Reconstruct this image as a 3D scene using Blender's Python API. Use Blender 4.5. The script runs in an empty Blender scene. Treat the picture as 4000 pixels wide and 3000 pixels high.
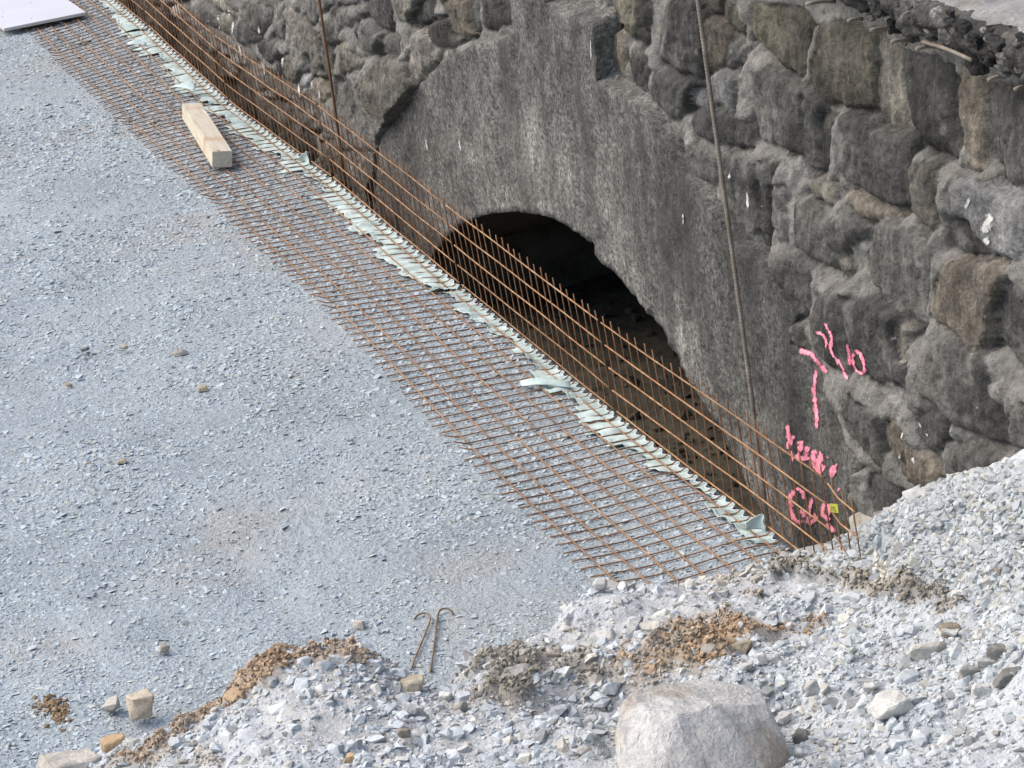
import bpy, bmesh, math, random
import numpy as np
from mathutils import Vector, Matrix, geometry
from mathutils.bvhtree import BVHTree

S = bpy.context.scene
C = S.collection
rnd = random.Random(7)
rng = np.random.default_rng(11)

# ------------------------------------------------------------------ camera
R = np.array([[0.34133778859, 0.93354657718, -0.10944999294],
              [-0.29716285250, 0.21765106034, 0.92968933253],
              [0.89173020124, -0.28481363059, 0.35170789587]])      # rows: camera right, up, back
CAM = np.array([22.88686685, -4.80007112, 5.57854505])
FPX = 12162.6
cd = bpy.data.cameras.new('camera')
cam = bpy.data.objects.new('camera', cd)
C.objects.link(cam)
M = Matrix.Identity(4)
for i in range(3):
    for j in range(3):
        M[j][i] = R[i][j]
    M[i][3] = CAM[i]
cam.matrix_world = M
cd.sensor_width = 36.0
cd.lens = 36.0 * FPX / 4000.0
cd.clip_start = 0.1
cd.clip_end = 400
S.camera = cam

# ------------------------------------------------------------------ light
SUN_EL, SUN_AZ = 50.0, 240.0          # azimuth of the sun, degrees from +X towards +Y
W = bpy.data.worlds.new('World')
S.world = W
W.use_nodes = True
wn = W.node_tree
bg = wn.nodes['Background']
sky = wn.nodes.new('ShaderNodeTexSky')
sky.sky_type = 'NISHITA'
sky.sun_disc = False
sky.sun_elevation = math.radians(SUN_EL)
sky.sun_rotation = math.radians(90 - SUN_AZ)
sky.air_density = 1.0
sky.dust_density = 3.0
sky.ozone_density = 1.0
wn.links.new(sky.outputs[0], bg.inputs[0])
bg.inputs[1].default_value = 0.15
sl = bpy.data.lights.new('sun', 'SUN')
sun = bpy.data.objects.new('sun', sl)
C.objects.link(sun)
sl.energy = 1.1
sl.angle = math.radians(70)
sl.color = (1.0, 0.95, 0.88)
sd = Vector((math.cos(math.radians(SUN_AZ)) * math.cos(math.radians(SUN_EL)),
             math.sin(math.radians(SUN_AZ)) * math.cos(math.radians(SUN_EL)), math.sin(math.radians(SUN_EL))))
sun.rotation_euler = sd.to_track_quat('Z', 'Y').to_euler()
S.view_settings.view_transform = 'Standard'
S.view_settings.look = 'None'
S.view_settings.gamma = 1
S.view_settings.use_curve_mapping = False
S.view_settings.exposure = 1.1


# ------------------------------------------------------------------ helpers: photo measurement -> world
def ray(u, v):
    return R.T @ np.array([(u - 2000) / FPX, -(v - 1500) / FPX, -1.0])


def hitz(u, v, z):
    d = ray(u, v)
    return CAM + d * (z - CAM[2]) / d[2]


def hity(u, v, y):
    d = ray(u, v)
    return CAM + d * (y - CAM[1]) / d[1]


def project(p):
    q = (np.asarray(p, float) - CAM) @ R.T
    return 2000 + FPX * q[..., 0] / -q[..., 2], 1500 - FPX * q[..., 1] / -q[..., 2]


def crop(ox, oy, w):
    k = w / 2212.0
    return lambda pts: [(ox + x * k, oy + y * k) for x, y in pts]


# ------------------------------------------------------------------ noise
def _h(ix, iy, iz, s):
    n = (ix.astype(np.int64) * 374761393 + iy.astype(np.int64) * 668265263 + iz.astype(np.int64) * 2147483647 + s * 974711) & 0xffffffff
    n = ((n ^ (n >> 13)) * 1274126177) & 0xffffffff
    n = ((n ^ (n >> 16)) * 2246822519) & 0xffffffff
    return (n ^ (n >> 15)) / 4294967295.0 * 2 - 1


def vn(x, y, z=0.0, s=0):
    x, y, z = np.broadcast_arrays(np.asarray(x, float), np.asarray(y, float), np.asarray(z, float))
    ix, iy, iz = np.floor(x), np.floor(y), np.floor(z)
    fx, fy, fz = x - ix, y - iy, z - iz
    fx, fy, fz = [f * f * f * (f * (f * 6 - 15) + 10) for f in (fx, fy, fz)]
    r = 0
    for a in (0, 1):
        for b in (0, 1):
            for c in (0, 1):
                r = r + _h(ix + a, iy + b, iz + c, s) * (fx if a else 1 - fx) * (fy if b else 1 - fy) * (fz if c else 1 - fz)
    return r


def fbm(x, y, z=0.0, o=4, s=0, g=0.5):
    r, a = 0, 1.0
    for i in range(o):
        f = 2.03 ** i
        r = r + a * vn(np.asarray(x) * f + i * 7.1, np.asarray(y) * f - i * 3.3, np.asarray(z) * f + i * 1.7, s + i)
        a *= g
    return r


def sstep(a, b, x):
    t = np.clip((x - a) / (b - a), 0, 1)
    return t * t * (3 - 2 * t)


def in_poly(px, py, poly):
    px, py = np.asarray(px), np.asarray(py)
    r = np.zeros(px.shape, bool)
    n = len(poly)
    for i in range(n):
        x0, y0 = poly[i]
        x1, y1 = poly[(i + 1) % n]
        if y0 == y1:
            continue
        c = ((y0 > py) != (y1 > py)) & (px < (x1 - x0) * (py - y0) / (y1 - y0) + x0)
        r ^= c
    return r


# ------------------------------------------------------------------ mesh / object helpers
def link(o, parent=None):
    C.objects.link(o)
    if parent is not None:
        o.parent = parent
    return o


def mesh(name, V, F, mats=(), smooth=False, midx=None, cols=None):
    me = bpy.data.meshes.new(name)
    V = np.asarray(V, np.float32)
    if isinstance(F, np.ndarray):
        n, k = F.shape
        me.vertices.add(len(V))
        me.vertices.foreach_set('co', V.ravel())
        me.loops.add(n * k)
        me.loops.foreach_set('vertex_index', F.astype(np.int32).ravel())
        me.polygons.add(n)
        me.polygons.foreach_set('loop_start', np.arange(0, n * k, k, dtype=np.int32))
        me.update(calc_edges=True)
    else:
        me.from_pydata(V.tolist(), [], F)
        me.update()
    for m in mats:
        me.materials.append(m)
    if midx is not None:
        me.polygons.foreach_set('material_index', np.asarray(midx, np.int32))
    me.polygons.foreach_set('use_smooth', np.full(len(me.polygons), bool(smooth)))
    if cols is not None:
        a = me.color_attributes.new('tint', 'FLOAT_COLOR', 'POINT')
        c4 = np.ones((len(V), 4), np.float32)
        c4[:, :3] = cols
        a.data.foreach_set('color', c4.ravel())
    return me


def obj(name, me, parent=None, color=None):
    o = bpy.data.objects.new(name, me)
    if color is not None:
        o.color = (*color, 1)
    return link(o, parent)


def empty(name, loc=(0, 0, 0)):
    o = bpy.data.objects.new(name, None)
    o.location = loc
    o.empty_display_size = 0.2
    return link(o)


def tag(o, label=None, cat=None, group=None, kind=None):
    if label:
        o['label'] = label
    if cat:
        o['category'] = cat
    if group:
        o['group'] = group
    if kind:
        o['kind'] = kind
    return o


def grid_faces(nu, nv, closed_u=False):
    i = np.arange(nu if closed_u else nu - 1)[:, None]
    j = np.arange(nv - 1)[None, :]
    a = i * nv + j
    b = ((i + 1) % nu) * nv + j
    return np.stack([a, b, b + 1, a + 1], -1).reshape(-1, 4)


def tube(path, r, sides=6, caps=True):
    P = np.asarray(path, float)
    T = np.gradient(P, axis=0)
    T /= np.linalg.norm(T, axis=1)[:, None]
    ref = np.array([0.123, 0.05, 0.99])
    if abs(T[0] @ ref) > 0.9 or abs(T[-1] @ ref) > 0.9:
        ref = np.array([0.99, 0.1, 0.05])
    V = []
    rr = np.broadcast_to(np.asarray(r, float), (len(P),)) if np.ndim(r) < 2 else r
    th = np.arange(sides) / sides * 2 * np.pi
    for i in range(len(P)):
        n = np.cross(T[i], ref)
        n /= np.linalg.norm(n)
        b = np.cross(T[i], n)
        ri = rr[i] if np.ndim(rr) == 2 else np.full(sides, rr[i])
        V.append(P[i] + ri[:, None] * (np.cos(th)[:, None] * n + np.sin(th)[:, None] * b))
    V = np.concatenate(V)
    F = []
    for i in range(len(P) - 1):
        for k in range(sides):
            a, b2 = i * sides + k, i * sides + (k + 1) % sides
            F.append((a, b2, b2 + sides, a + sides))
    if caps:
        F.append(tuple(range(sides))[::-1])
        F.append(tuple((len(P) - 1) * sides + k for k in range(sides)))
    return V, F


def merge(parts):
    V, F, n = [], [], 0
    for v, f in parts:
        V.append(np.asarray(v))
        F += [tuple(int(i) + n for i in q) for q in f]
        n += len(v)
    return np.concatenate(V), F


def hull(n, seed, flat=(1, 1, 1), power=1.0):
    r = np.random.default_rng(seed)
    p = r.normal(size=(n, 3))
    p /= np.linalg.norm(p, axis=1)[:, None]
    p = np.sign(p) * np.abs(p) ** power * (0.75 + 0.5 * r.random((n, 1))) * np.array(flat)
    bm = bmesh.new()
    for q in p:
        bm.verts.new(q)
    bmesh.ops.convex_hull(bm, input=bm.verts)
    bmesh.ops.delete(bm, geom=[v for v in bm.verts if not v.link_faces], context='VERTS')
    bmesh.ops.triangulate(bm, faces=bm.faces[:])
    bm.verts.index_update()
    V = np.array([v.co[:] for v in bm.verts])
    F = np.array([[v.index for v in f.verts] for f in bm.faces])
    bm.free()
    return V, F


# ------------------------------------------------------------------ materials
class Nodes:
    def __init__(s, name):
        s.m = bpy.data.materials.new(name)
        s.m.use_nodes = True
        s.t = s.m.node_tree
        s.b = s.t.nodes['Principled BSDF']
        s.b.inputs['Specular IOR Level'].default_value = 0.25

    def n(s, t, **k):
        x = s.t.nodes.new(t)
        for a, v in k.items():
            setattr(x, a, v)
        return x

    def l(s, a, b):
        s.t.links.new(a, b)

    def pos(s, scale=(1, 1, 1)):
        g = s.n('ShaderNodeNewGeometry')
        m = s.n('ShaderNodeMapping')
        m.inputs['Scale'].default_value = scale
        s.l(g.outputs['Position'], m.inputs['Vector'])
        return m.outputs[0]

    def noise(s, vec, scale, detail=4, rough=0.55):
        x = s.n('ShaderNodeTexNoise')
        x.inputs['Scale'].default_value = scale
        x.inputs['Detail'].default_value = detail
        x.inputs['Roughness'].default_value = rough
        s.l(vec, x.inputs['Vector'])
        return x.outputs['Fac']

    def ramp(s, fac, stops):
        r = s.n('ShaderNodeValToRGB')
        e = r.color_ramp.elements
        while len(e) < len(stops):
            e.new(0.5)
        for q, (p, c) in zip(e, stops):
            q.position = p
            q.color = (*c, 1) if len(c) == 3 else c
        s.l(fac, r.inputs[0])
        return r.outputs[0]

    def mix(s, fac, a, b, mode='MIX'):
        x = s.n('ShaderNodeMix', data_type='RGBA', blend_type=mode)
        for v, i in ((fac, 0), (a, 6), (b, 7)):
            if hasattr(v, 'is_linked'):
                s.l(v, x.inputs[i])
            elif i == 0:
                x.inputs[0].default_value = v
            else:
                x.inputs[i].default_value = (*v, 1)
        return x.outputs[2]

    def attr(s, name='tint'):
        a = s.n('ShaderNodeAttribute')
        a.attribute_name = name
        return a.outputs['Color']

    def base(s, c):
        if hasattr(c, 'is_linked'):
            s.l(c, s.b.inputs['Base Color'])
        else:
            s.b.inputs['Base Color'].default_value = (*c, 1)

    def bump(s, h, dist, strength=1.0, prev=None):
        b = s.n('ShaderNodeBump')
        b.inputs['Distance'].default_value = dist
        b.inputs['Strength'].default_value = strength
        s.l(h, b.inputs['Height'])
        if prev is not None:
            s.l(prev, b.inputs['Normal'])
        s.l(b.outputs[0], s.b.inputs['Normal'])
        return b.outputs[0]

    def rough(s, v):
        s.b.inputs['Roughness'].default_value = v


def g3(v):
    return (v, v, v)


def mat_ground():
    k = Nodes('gravel dust')
    p = k.pos()
    a = k.noise(p, 0.9, 4)
    c = k.ramp(a, [(0.3, (0.235, 0.262, 0.272)), (0.55, (0.285, 0.314, 0.322)), (0.75, (0.325, 0.338, 0.33))])
    b = k.noise(p, 55, 3, 0.7)
    c = k.mix(0.75, c, k.ramp(b, [(0.25, g3(0.55)), (0.5, g3(1.0)), (0.75, g3(1.35))]), 'MULTIPLY')
    w = k.noise(p, 0.55, 3)
    c = k.mix(k.ramp(w, [(0.56, g3(0)), (0.72, g3(0.6))]), c, (0.31, 0.27, 0.225))
    k.base(c)
    k.rough(0.95)
    h = k.bump(b, 0.012, 1.0)
    k.bump(k.noise(p, 18, 4, 0.65), 0.03, 0.7, h)
    return k.m


def mat_tint(name, rough=0.9, scale=60, amt=0.35, bump=0.004):
    k = Nodes(name)
    p = k.pos()
    b = k.noise(p, scale, 4, 0.65)
    c = k.mix(1.0, k.attr(), k.ramp(b, [(0.2, g3(1 - amt)), (0.5, g3(1)), (0.8, g3(1 + amt))]), 'MULTIPLY')
    k.base(c)
    k.rough(rough)
    k.bump(b, bump, 0.8)
    return k.m


def mat_wallstone():
    k = Nodes('weathered stone')
    oi = k.n('ShaderNodeObjectInfo')
    p = k.pos()
    a = k.noise(p, 3.5, 6, 0.65)
    c = k.mix(1.0, oi.outputs['Color'], k.ramp(a, [(0.32, g3(0.42)), (0.5, g3(0.95)), (0.68, g3(1.65))]), 'MULTIPLY')
    st = k.noise(k.pos((9, 9, 0.9)), 2.2, 5, 0.6)
    c = k.mix(0.8, c, k.ramp(st, [(0.3, g3(0.5)), (0.52, g3(1.0)), (0.75, g3(1.45))]), 'MULTIPLY')
    f = k.noise(p, 42, 5, 0.7)
    c = k.mix(0.85, c, k.ramp(f, [(0.25, g3(0.45)), (0.5, g3(1)), (0.78, g3(1.7))]), 'MULTIPLY')
    h2 = k.noise(p, 1.3, 3, 0.5)
    c = k.mix(1.0, c, k.ramp(h2, [(0.35, g3(0.6)), (0.65, g3(1.35))]), 'MULTIPLY')
    mo = k.ramp(k.noise(p, 5, 6, 0.65), [(0.3, (0.12, 0.114, 0.10)), (0.5, (0.185, 0.176, 0.155)), (0.7, (0.26, 0.248, 0.218))])
    mo = k.mix(0.7, mo, k.ramp(f, [(0.25, g3(0.5)), (0.5, g3(1)), (0.78, g3(1.5))]), 'MULTIPLY')
    sep = k.n('ShaderNodeSeparateColor')
    k.l(k.attr(), sep.inputs[0])
    c = k.mix(sep.outputs[0], c, mo)
    bl = k.noise(p, 5.5, 3, 0.5)
    c = k.mix(k.ramp(bl, [(0.62, g3(0)), (0.7, g3(0.45))]), c, (0.21, 0.205, 0.185))
    w = k.noise(p, 16, 5, 0.6)
    c = k.mix(k.ramp(w, [(0.69, g3(0)), (0.75, g3(0.7))]), c, (0.36, 0.36, 0.33))
    k.base(c)
    k.rough(0.85)
    h = k.bump(f, 0.02, 0.8)
    k.bump(k.noise(p, 9, 6, 0.65), 0.07, 0.8, h)
    return k.m


def mat_mortar(name, tone):
    k = Nodes(name)
    p = k.pos()
    a = k.noise(p, 4, 6, 0.65)
    c = k.ramp(a, [(0.3, tuple(tone * q for q in (0.62, 0.59, 0.52))), (0.5, tuple(tone * q for q in (1, 0.95, 0.84))), (0.7, tuple(tone * q for q in (1.4, 1.33, 1.17)))])
    f = k.noise(p, 60, 4, 0.7)
    c = k.mix(0.7, c, k.ramp(f, [(0.25, g3(0.55)), (0.5, g3(1)), (0.78, g3(1.4))]), 'MULTIPLY')
    k.base(c)
    k.rough(0.95)
    k.bump(f, 0.012, 0.8)
    return k.m


def mat_facing():
    k = Nodes('old render')
    p = k.pos()
    a = k.noise(p, 1.6, 5, 0.6)
    c = k.ramp(a, [(0.32, (0.095, 0.091, 0.082)), (0.5, (0.155, 0.149, 0.135)), (0.68, (0.225, 0.215, 0.193))])
    st = k.noise(k.pos((5.5, 5.5, 0.35)), 1.6, 5, 0.6)
    c = k.mix(0.4, c, k.ramp(st, [(0.3, g3(0.5)), (0.5, g3(0.95)), (0.7, g3(1.35))]), 'MULTIPLY')
    st2 = k.noise(k.pos((40, 40, 3.0)), 1.0, 3, 0.6)
    c = k.mix(0.25, c, k.ramp(st2, [(0.3, g3(0.7)), (0.5, g3(1)), (0.72, g3(1.4))]), 'MULTIPLY')
    f = k.noise(k.pos((1, 1, 0.95)), 46, 4, 0.8)
    c = k.mix(1.0, c, k.ramp(f, [(0.36, g3(0.32)), (0.5, g3(0.95)), (0.64, g3(1.75))]), 'MULTIPLY')
    f2 = k.noise(p, 17, 5, 0.7)
    c = k.mix(0.9, c, k.ramp(f2, [(0.34, g3(0.6)), (0.5, g3(1.0)), (0.66, g3(1.35))]), 'MULTIPLY')
    dk = k.noise(k.pos((2.6, 2.6, 0.55)), 1.3, 5, 0.6)
    c = k.mix(k.ramp(dk, [(0.5, g3(0)), (0.66, g3(0.7))]), c, (0.052, 0.051, 0.046))
    # paler band above the arch where the old render kept clean
    tc = k.attr()
    c = k.mix(1.0, c, tc, 'MULTIPLY')
    k.base(c)
    k.rough(0.9)
    h = k.bump(f, 0.012, 0.9)
    k.bump(k.noise(p, 14, 5, 0.7), 0.02, 0.6, h)
    return k.m


def mat_rust(name, dark, mid, light):
    k = Nodes(name)
    p = k.pos()
    a = k.noise(p, 14, 5, 0.65)
    c = k.ramp(a, [(0.3, dark), (0.5, mid), (0.7, light)])
    oi = k.n('ShaderNodeObjectInfo')
    c = k.mix(1.0, c, k.ramp(oi.outputs['Random'], [(0, g3(0.8)), (1, g3(1.2))]), 'MULTIPLY')
    k.base(c)
    k.rough(0.7)
    k.b.inputs['Specular IOR Level'].default_value = 0.35
    return k.m


def mat_plain(name, col, rough=0.8, scale=20, amt=0.2, stretch=(1, 1, 1), bump=0.0):
    k = Nodes(name)
    p = k.pos(stretch)
    a = k.noise(p, scale, 4, 0.6)
    c = k.mix(1.0, col, k.ramp(a, [(0.25, g3(1 - amt)), (0.5, g3(1)), (0.75, g3(1 + amt))]), 'MULTIPLY')
    k.base(c)
    k.rough(rough)
    if bump:
        k.bump(a, bump, 0.7)
    return k.m


def mat_fabric():
    k = Nodes('mint fleece')
    p = k.pos()
    a = k.noise(p, 9, 4, 0.6)
    c = k.ramp(a, [(0.3, (0.27, 0.335, 0.30)), (0.5, (0.40, 0.475, 0.44)), (0.75, (0.54, 0.60, 0.57))])
    d = k.noise(p, 26, 4, 0.6)
    c = k.mix(k.ramp(d, [(0.62, g3(0)), (0.7, g3(0.65))]), c, (0.42, 0.40, 0.32))
    k.base(c)
    k.rough(0.8)
    k.bump(k.noise(p, 30, 3, 0.5), 0.01, 0.4)
    return k.m


def mat_wood():
    k = Nodes('sawn timber')
    tc = k.n('ShaderNodeTexCoord')
    mp = k.n('ShaderNodeMapping')
    mp.inputs['Scale'].default_value = (1.2, 14, 14)
    k.l(tc.outputs['Object'], mp.inputs['Vector'])
    a = k.noise(mp.outputs[0], 3, 5, 0.6)
    c = k.ramp(a, [(0.3, (0.40, 0.345, 0.255)), (0.5, (0.48, 0.425, 0.33)), (0.7, (0.55, 0.495, 0.395))])
    mp2 = k.n('ShaderNodeMapping')
    mp2.inputs['Scale'].default_value = (2.4, 1.1, 1.6)
    k.l(tc.outputs['Object'], mp2.inputs['Vector'])
    b = k.noise(mp2.outputs[0], 2.0, 2, 0.5)
    c = k.mix(k.ramp(b, [(0.56, g3(0)), (0.72, g3(0.7))]), c, (0.40, 0.26, 0.15))
    k.base(c)
    k.rough(0.75)
    k.bump(a, 0.002, 0.5)
    return k.m


def mat_rock(name, c0, c1, c2):
    k = Nodes(name)
    tc = k.n('ShaderNodeTexCoord')
    oi = k.n('ShaderNodeObjectInfo')
    p = k.pos()
    a = k.noise(p, 7, 6, 0.62)
    c = k.ramp(a, [(0.3, c0), (0.5, c1), (0.7, c2)])
    c = k.mix(1.0, c, oi.outputs['Color'], 'MULTIPLY')
    f = k.noise(p, 60, 4, 0.7)
    c = k.mix(0.6, c, k.ramp(f, [(0.25, g3(0.6)), (0.5, g3(1)), (0.78, g3(1.3))]), 'MULTIPLY')
    k.base(c)
    k.rough(0.9)
    h = k.bump(f, 0.006, 0.7)
    k.bump(k.noise(p, 16, 5, 0.6), 0.02, 0.7, h)
    return k.m


def mat_paint(name, c0, c1, gap):
    """sprayed or splashed colour: it thins out towards the edge of each stroke and misses the pits"""
    k = Nodes(name)
    p = k.pos()
    f = k.noise(p, 48, 5, 0.75)
    k.base(k.ramp(f, [(0.35, c0), (0.65, c1)]))
    k.rough(0.85)
    m = k.n('ShaderNodeMath', operation='MULTIPLY_ADD')
    k.l(f, m.inputs[0])
    m.inputs[1].default_value = 3.2
    at = k.n('ShaderNodeAttribute')
    at.attribute_name = 'tint'
    k.l(at.outputs['Fac'], m.inputs[2])
    al = k.ramp(m.outputs[0], [(gap, g3(0)), (gap + 0.16, g3(1))])
    sc = m
    d = k.n('ShaderNodeMath', operation='DIVIDE')
    k.l(m.outputs[0], d.inputs[0])
    d.inputs[1].default_value = 3.0
    al = k.ramp(d.outputs[0], [(gap, g3(0)), (gap + 0.10, g3(1))])
    k.l(al, k.b.inputs['Alpha'])
    return k.m


MG = mat_ground()
MCHIP = mat_tint('crushed stone', 0.9, 70, 0.25, 0.003)
MHEAP = mat_tint('heap fines', 0.95, 75, 0.4, 0.012)
MSOIL = mat_tint('clay soil', 0.97, 60, 0.5, 0.012)
MWS = mat_wallstone()
MMO = mat_mortar('old mortar', 0.12)
MLEDGE = mat_mortar('pale ledge mortar', 0.165)
MCOP = mat_mortar('coping concrete', 0.23)
MFA = mat_facing()
MLONG = mat_rust('bright rust', (0.165, 0.075, 0.030), (0.255, 0.132, 0.056), (0.36, 0.225, 0.12))
MTRAN = mat_rust('dark rust', (0.12, 0.055, 0.027), (0.195, 0.095, 0.044), (0.28, 0.145, 0.07))
MHOOK = mat_rust('hook rust', (0.11, 0.065, 0.035), (0.17, 0.11, 0.06), (0.25, 0.17, 0.10))
MROD = mat_rust('grey rust', (0.11, 0.085, 0.06), (0.17, 0.14, 0.105), (0.24, 0.21, 0.17))
MFAB = mat_fabric()
MLITRIM = mat_plain('lit fleece edge', (0.52, 0.56, 0.56), 0.6, 20, 0.15)  # paler than the cloth: light caught along its edge, put into the colour
MWOOD = mat_wood()
MBOARD = mat_plain('coated plywood', (0.47, 0.47, 0.50), 0.55, 3, 0.06)
MEDGE = mat_plain('plywood edge', (0.50, 0.47, 0.41), 0.8, 60, 0.2, (1, 1, 6))
MROCK = mat_rock('quarry rock', (0.26, 0.252, 0.235), (0.38, 0.37, 0.345), (0.50, 0.485, 0.45))
MPAINT = mat_paint('pink spray paint', (0.66, 0.19, 0.25), (0.92, 0.33, 0.40), 0.645)


def mat_boulder():
    k = Nodes('boulder face')
    p = k.pos()
    a = k.noise(p, 3.2, 6, 0.65)
    c = k.ramp(a, [(0.3, (0.34, 0.325, 0.295)), (0.5, (0.45, 0.432, 0.395)), (0.7, (0.53, 0.51, 0.475))])
    w = k.noise(p, 2.3, 4, 0.6)
    c = k.mix(k.ramp(w, [(0.52, g3(0)), (0.66, g3(0.75))]), c, (0.36, 0.29, 0.21))
    f = k.noise(p, 48, 5, 0.75)
    c = k.mix(0.7, c, k.ramp(f, [(0.3, g3(0.6)), (0.5, g3(1)), (0.72, g3(1.35))]), 'MULTIPLY')
    k.base(c)
    k.rough(0.9)
    h = k.bump(f, 0.010, 0.9)
    k.bump(k.noise(p, 9, 6, 0.65), 0.05, 0.8, h)
    return k.m


MBOULDER = mat_boulder()
MLIME = mat_paint('lime streak', (0.36, 0.355, 0.33), (0.58, 0.57, 0.53), 0.62)
MTAGY = mat_plain('yellow plastic', (0.36, 0.34, 0.05), 0.5, 40, 0.1)
MINK = mat_plain('dark print', (0.10, 0.10, 0.02), 0.6)
MWIRE = mat_plain('dark wire', (0.10, 0.085, 0.07), 0.6)
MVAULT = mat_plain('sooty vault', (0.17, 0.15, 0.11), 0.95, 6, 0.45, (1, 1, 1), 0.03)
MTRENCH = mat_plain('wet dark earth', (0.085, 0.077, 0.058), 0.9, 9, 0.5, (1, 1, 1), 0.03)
MTOP = mat_tint('dusty road', 0.95, 30, 0.35, 0.01)


# ------------------------------------------------------------------ ground
EDGE_X = [-30, -0.18, 2.23, 4.76, 7.16, 9.50, 10.2, 11.3, 12.02, 12.14, 12.6, 30]
EDGE_Z = [0.02, 0.015, -0.055, 0.015, 0.0, 0.0, 0.02, 0.055, 0.07, 0.025, 0.01, 0.0]


def edge_drop(x, y):
    z = np.interp(x, EDGE_X, EDGE_Z) * sstep(-0.65, -0.02, y)
    return z - 0.010 * sstep(-0.14, -0.02, y)


def slab_z(x, y):
    x, y = np.asarray(x, float), np.asarray(y, float)
    away = sstep(-0.75, -1.4, y)
    z = 0.016 * fbm(x * 0.9, y * 0.9, 0, 3, 3) * (0.25 + 0.75 * away)
    z = z + 0.007 * fbm(x * 4, y * 4, 0, 3, 9) * (0.3 + 0.7 * away)
    # shallow wheel ruts that run along the platform at the near left
    for c, w in ((-2.55, 0.16), (-2.95, 0.12), (-3.35, 0.14), (-2.05, 0.12)):
        cc = c + 0.28 * (x - 10.5) * 0.35 + 0.05 * vn(x * 0.8, 0, 0, 5)
        z = z - 0.018 * np.exp(-((y - cc) / w) ** 2) * sstep(8.2, 10.6, x) * away
    # tyre lug ripples pressed into the gravel in the middle of the platform
    for (cx_, cy_, w_, l_, a_, wl) in ((9.75, -1.75, 0.28, 0.75, 0.013, 0.105), (10.15, -2.7, 0.25, 0.6, 0.010, 0.11), (8.9, -2.4, 0.25, 0.7, 0.008, 0.11)):
        t = (x - cx_) * 0.55 + (y - cy_) * 0.835
        n_ = -(x - cx_) * 0.835 + (y - cy_) * 0.55
        z = z + a_ * np.sin(2 * np.pi * n_ / wl + 1.5 * vn(x * 3, y * 3, 0, 12)) * np.exp(-(t / w_) ** 2 - (n_ / l_) ** 2) * away
    return z + edge_drop(x, y)


def ticks(fine0, fine1, step, lo, hi):
    a = list(np.arange(fine0, fine1 + 1e-6, step))
    d, p = step, fine1
    while p < hi:
        d *= 1.45
        p += d
        a.append(p)
    d, p = step, fine0
    while p > lo:
        d *= 1.45
        p -= d
        a.insert(0, p)
    return np.array(a)


gx = ticks(-7.0, 14.5, 0.034, -90, 90)
gy = np.concatenate([ticks(-5.2, 0.0, 0.034, -90, 0.0), [0.02, 0.045, 0.07, 0.1, 0.16, 0.24, 0.34, 0.45, 0.6, 0.8, 1.0, 1.3, 1.6, 2, 2.5, 3, 3.6, 4.3, 5, 6, 7, 8, 10]])
X, Y = np.meshgrid(gx, gy, indexing='ij')
Z = slab_z(X, Y)
trench = sstep(0.015, 0.1, Y)
Z = Z * (1 - trench) + trench * (-0.92 + 0.05 * fbm(X * 3, Y * 3, 0, 4, 21))
GV = np.stack([X, Y, Z], -1).reshape(-1, 3)
GF = grid_faces(len(gx), len(gy))
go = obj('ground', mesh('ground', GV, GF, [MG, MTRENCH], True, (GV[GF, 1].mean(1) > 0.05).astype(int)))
tag(go, 'pale grey crushed stone platform', None, None, 'structure')

# ------------------------------------------------------------------ wall
YW = 0.5
wall = empty('stone_wall', (7.5, YW, 0))
tag(wall, 'old dark rubble stone wall pierced by a low arch', 'wall')


def wloc(V):
    return np.asarray(V, float) - np.array([7.5, YW, 0])


arch_px = [(1690, 1000), (1742, 935), (1800, 880), (1838, 860), (1880, 843), (1935, 831), (1990, 827), (2070, 833), (2150, 850), (2190, 868),
           (2225, 895), (2270, 922), (2305, 948), (2318, 943), (2325, 955), (2324, 990), (2330, 1002), (2385, 1060), (2440, 1120), (2500, 1190), (2550, 1255),
           (2600, 1320), (2645, 1385), (2652, 1400), (2700, 1500), (2745, 1590), (2790, 1660), (2835, 1720), (2880, 1810), (2920, 1890), (2960, 1965), (3020, 2080)]
arch = [(hity(u, v, YW)[0], hity(u, v, YW)[2]) for u, v in arch_px]
arch_full = [(arch[0][0] - 0.12, -1.1), (arch[0][0] - 0.05, -0.75)] + arch + [(arch[-1][0] + 0.1, -1.1)]

left_px = [(1500, 960), (1460, 900), (1450, 760), (1465, 660), (1478, 545), (1511, 506), (1540, 470), (1572, 416), (1637, 336), (1706, 268), (1753, 224), (1800, 205), (1844, 177),
           (1900, 165), (1960, 158), (1992, 150), (2005, 100), (2000, 40), (1998, -60)]
right_px = [(2118, -60), (2125, 12), (2160, 30), (2205, 55), (2260, 68), (2300, 88), (2314, 105), (2320, 200), (2322, 320), (2350, 345), (2440, 380), (2500, 432), (2550, 500),
            (2590, 560), (2612, 600), (2625, 640), (2665, 700), (2740, 770), (2800, 850), (2830, 920), (2880, 970), (2905, 990), (2990, 1060), (3030, 1120), (3060, 1180), (3100, 1235), (3094, 1270),
            (3094, 1345), (3125, 1370), (3180, 1400), (3205, 1450), (3222, 1520), (3260, 1580), (3290, 1650), (3315, 1720), (3350, 1790), (3385, 1820), (3345, 1850), (3325, 1920), (3312, 1975), (3330, 2040)]
facing_out = [hity(u, v, YW)[[0, 2]] for u, v in left_px] + [hity(u, v, YW)[[0, 2]] for u, v in right_px]
facing_out = [tuple(p) for p in facing_out]
facing_poly = [(facing_out[0][0] - 0.1, -1.1)] + facing_out + [(facing_out[-1][0] + 0.2, -1.1)] + arch_full[::-1]


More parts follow.
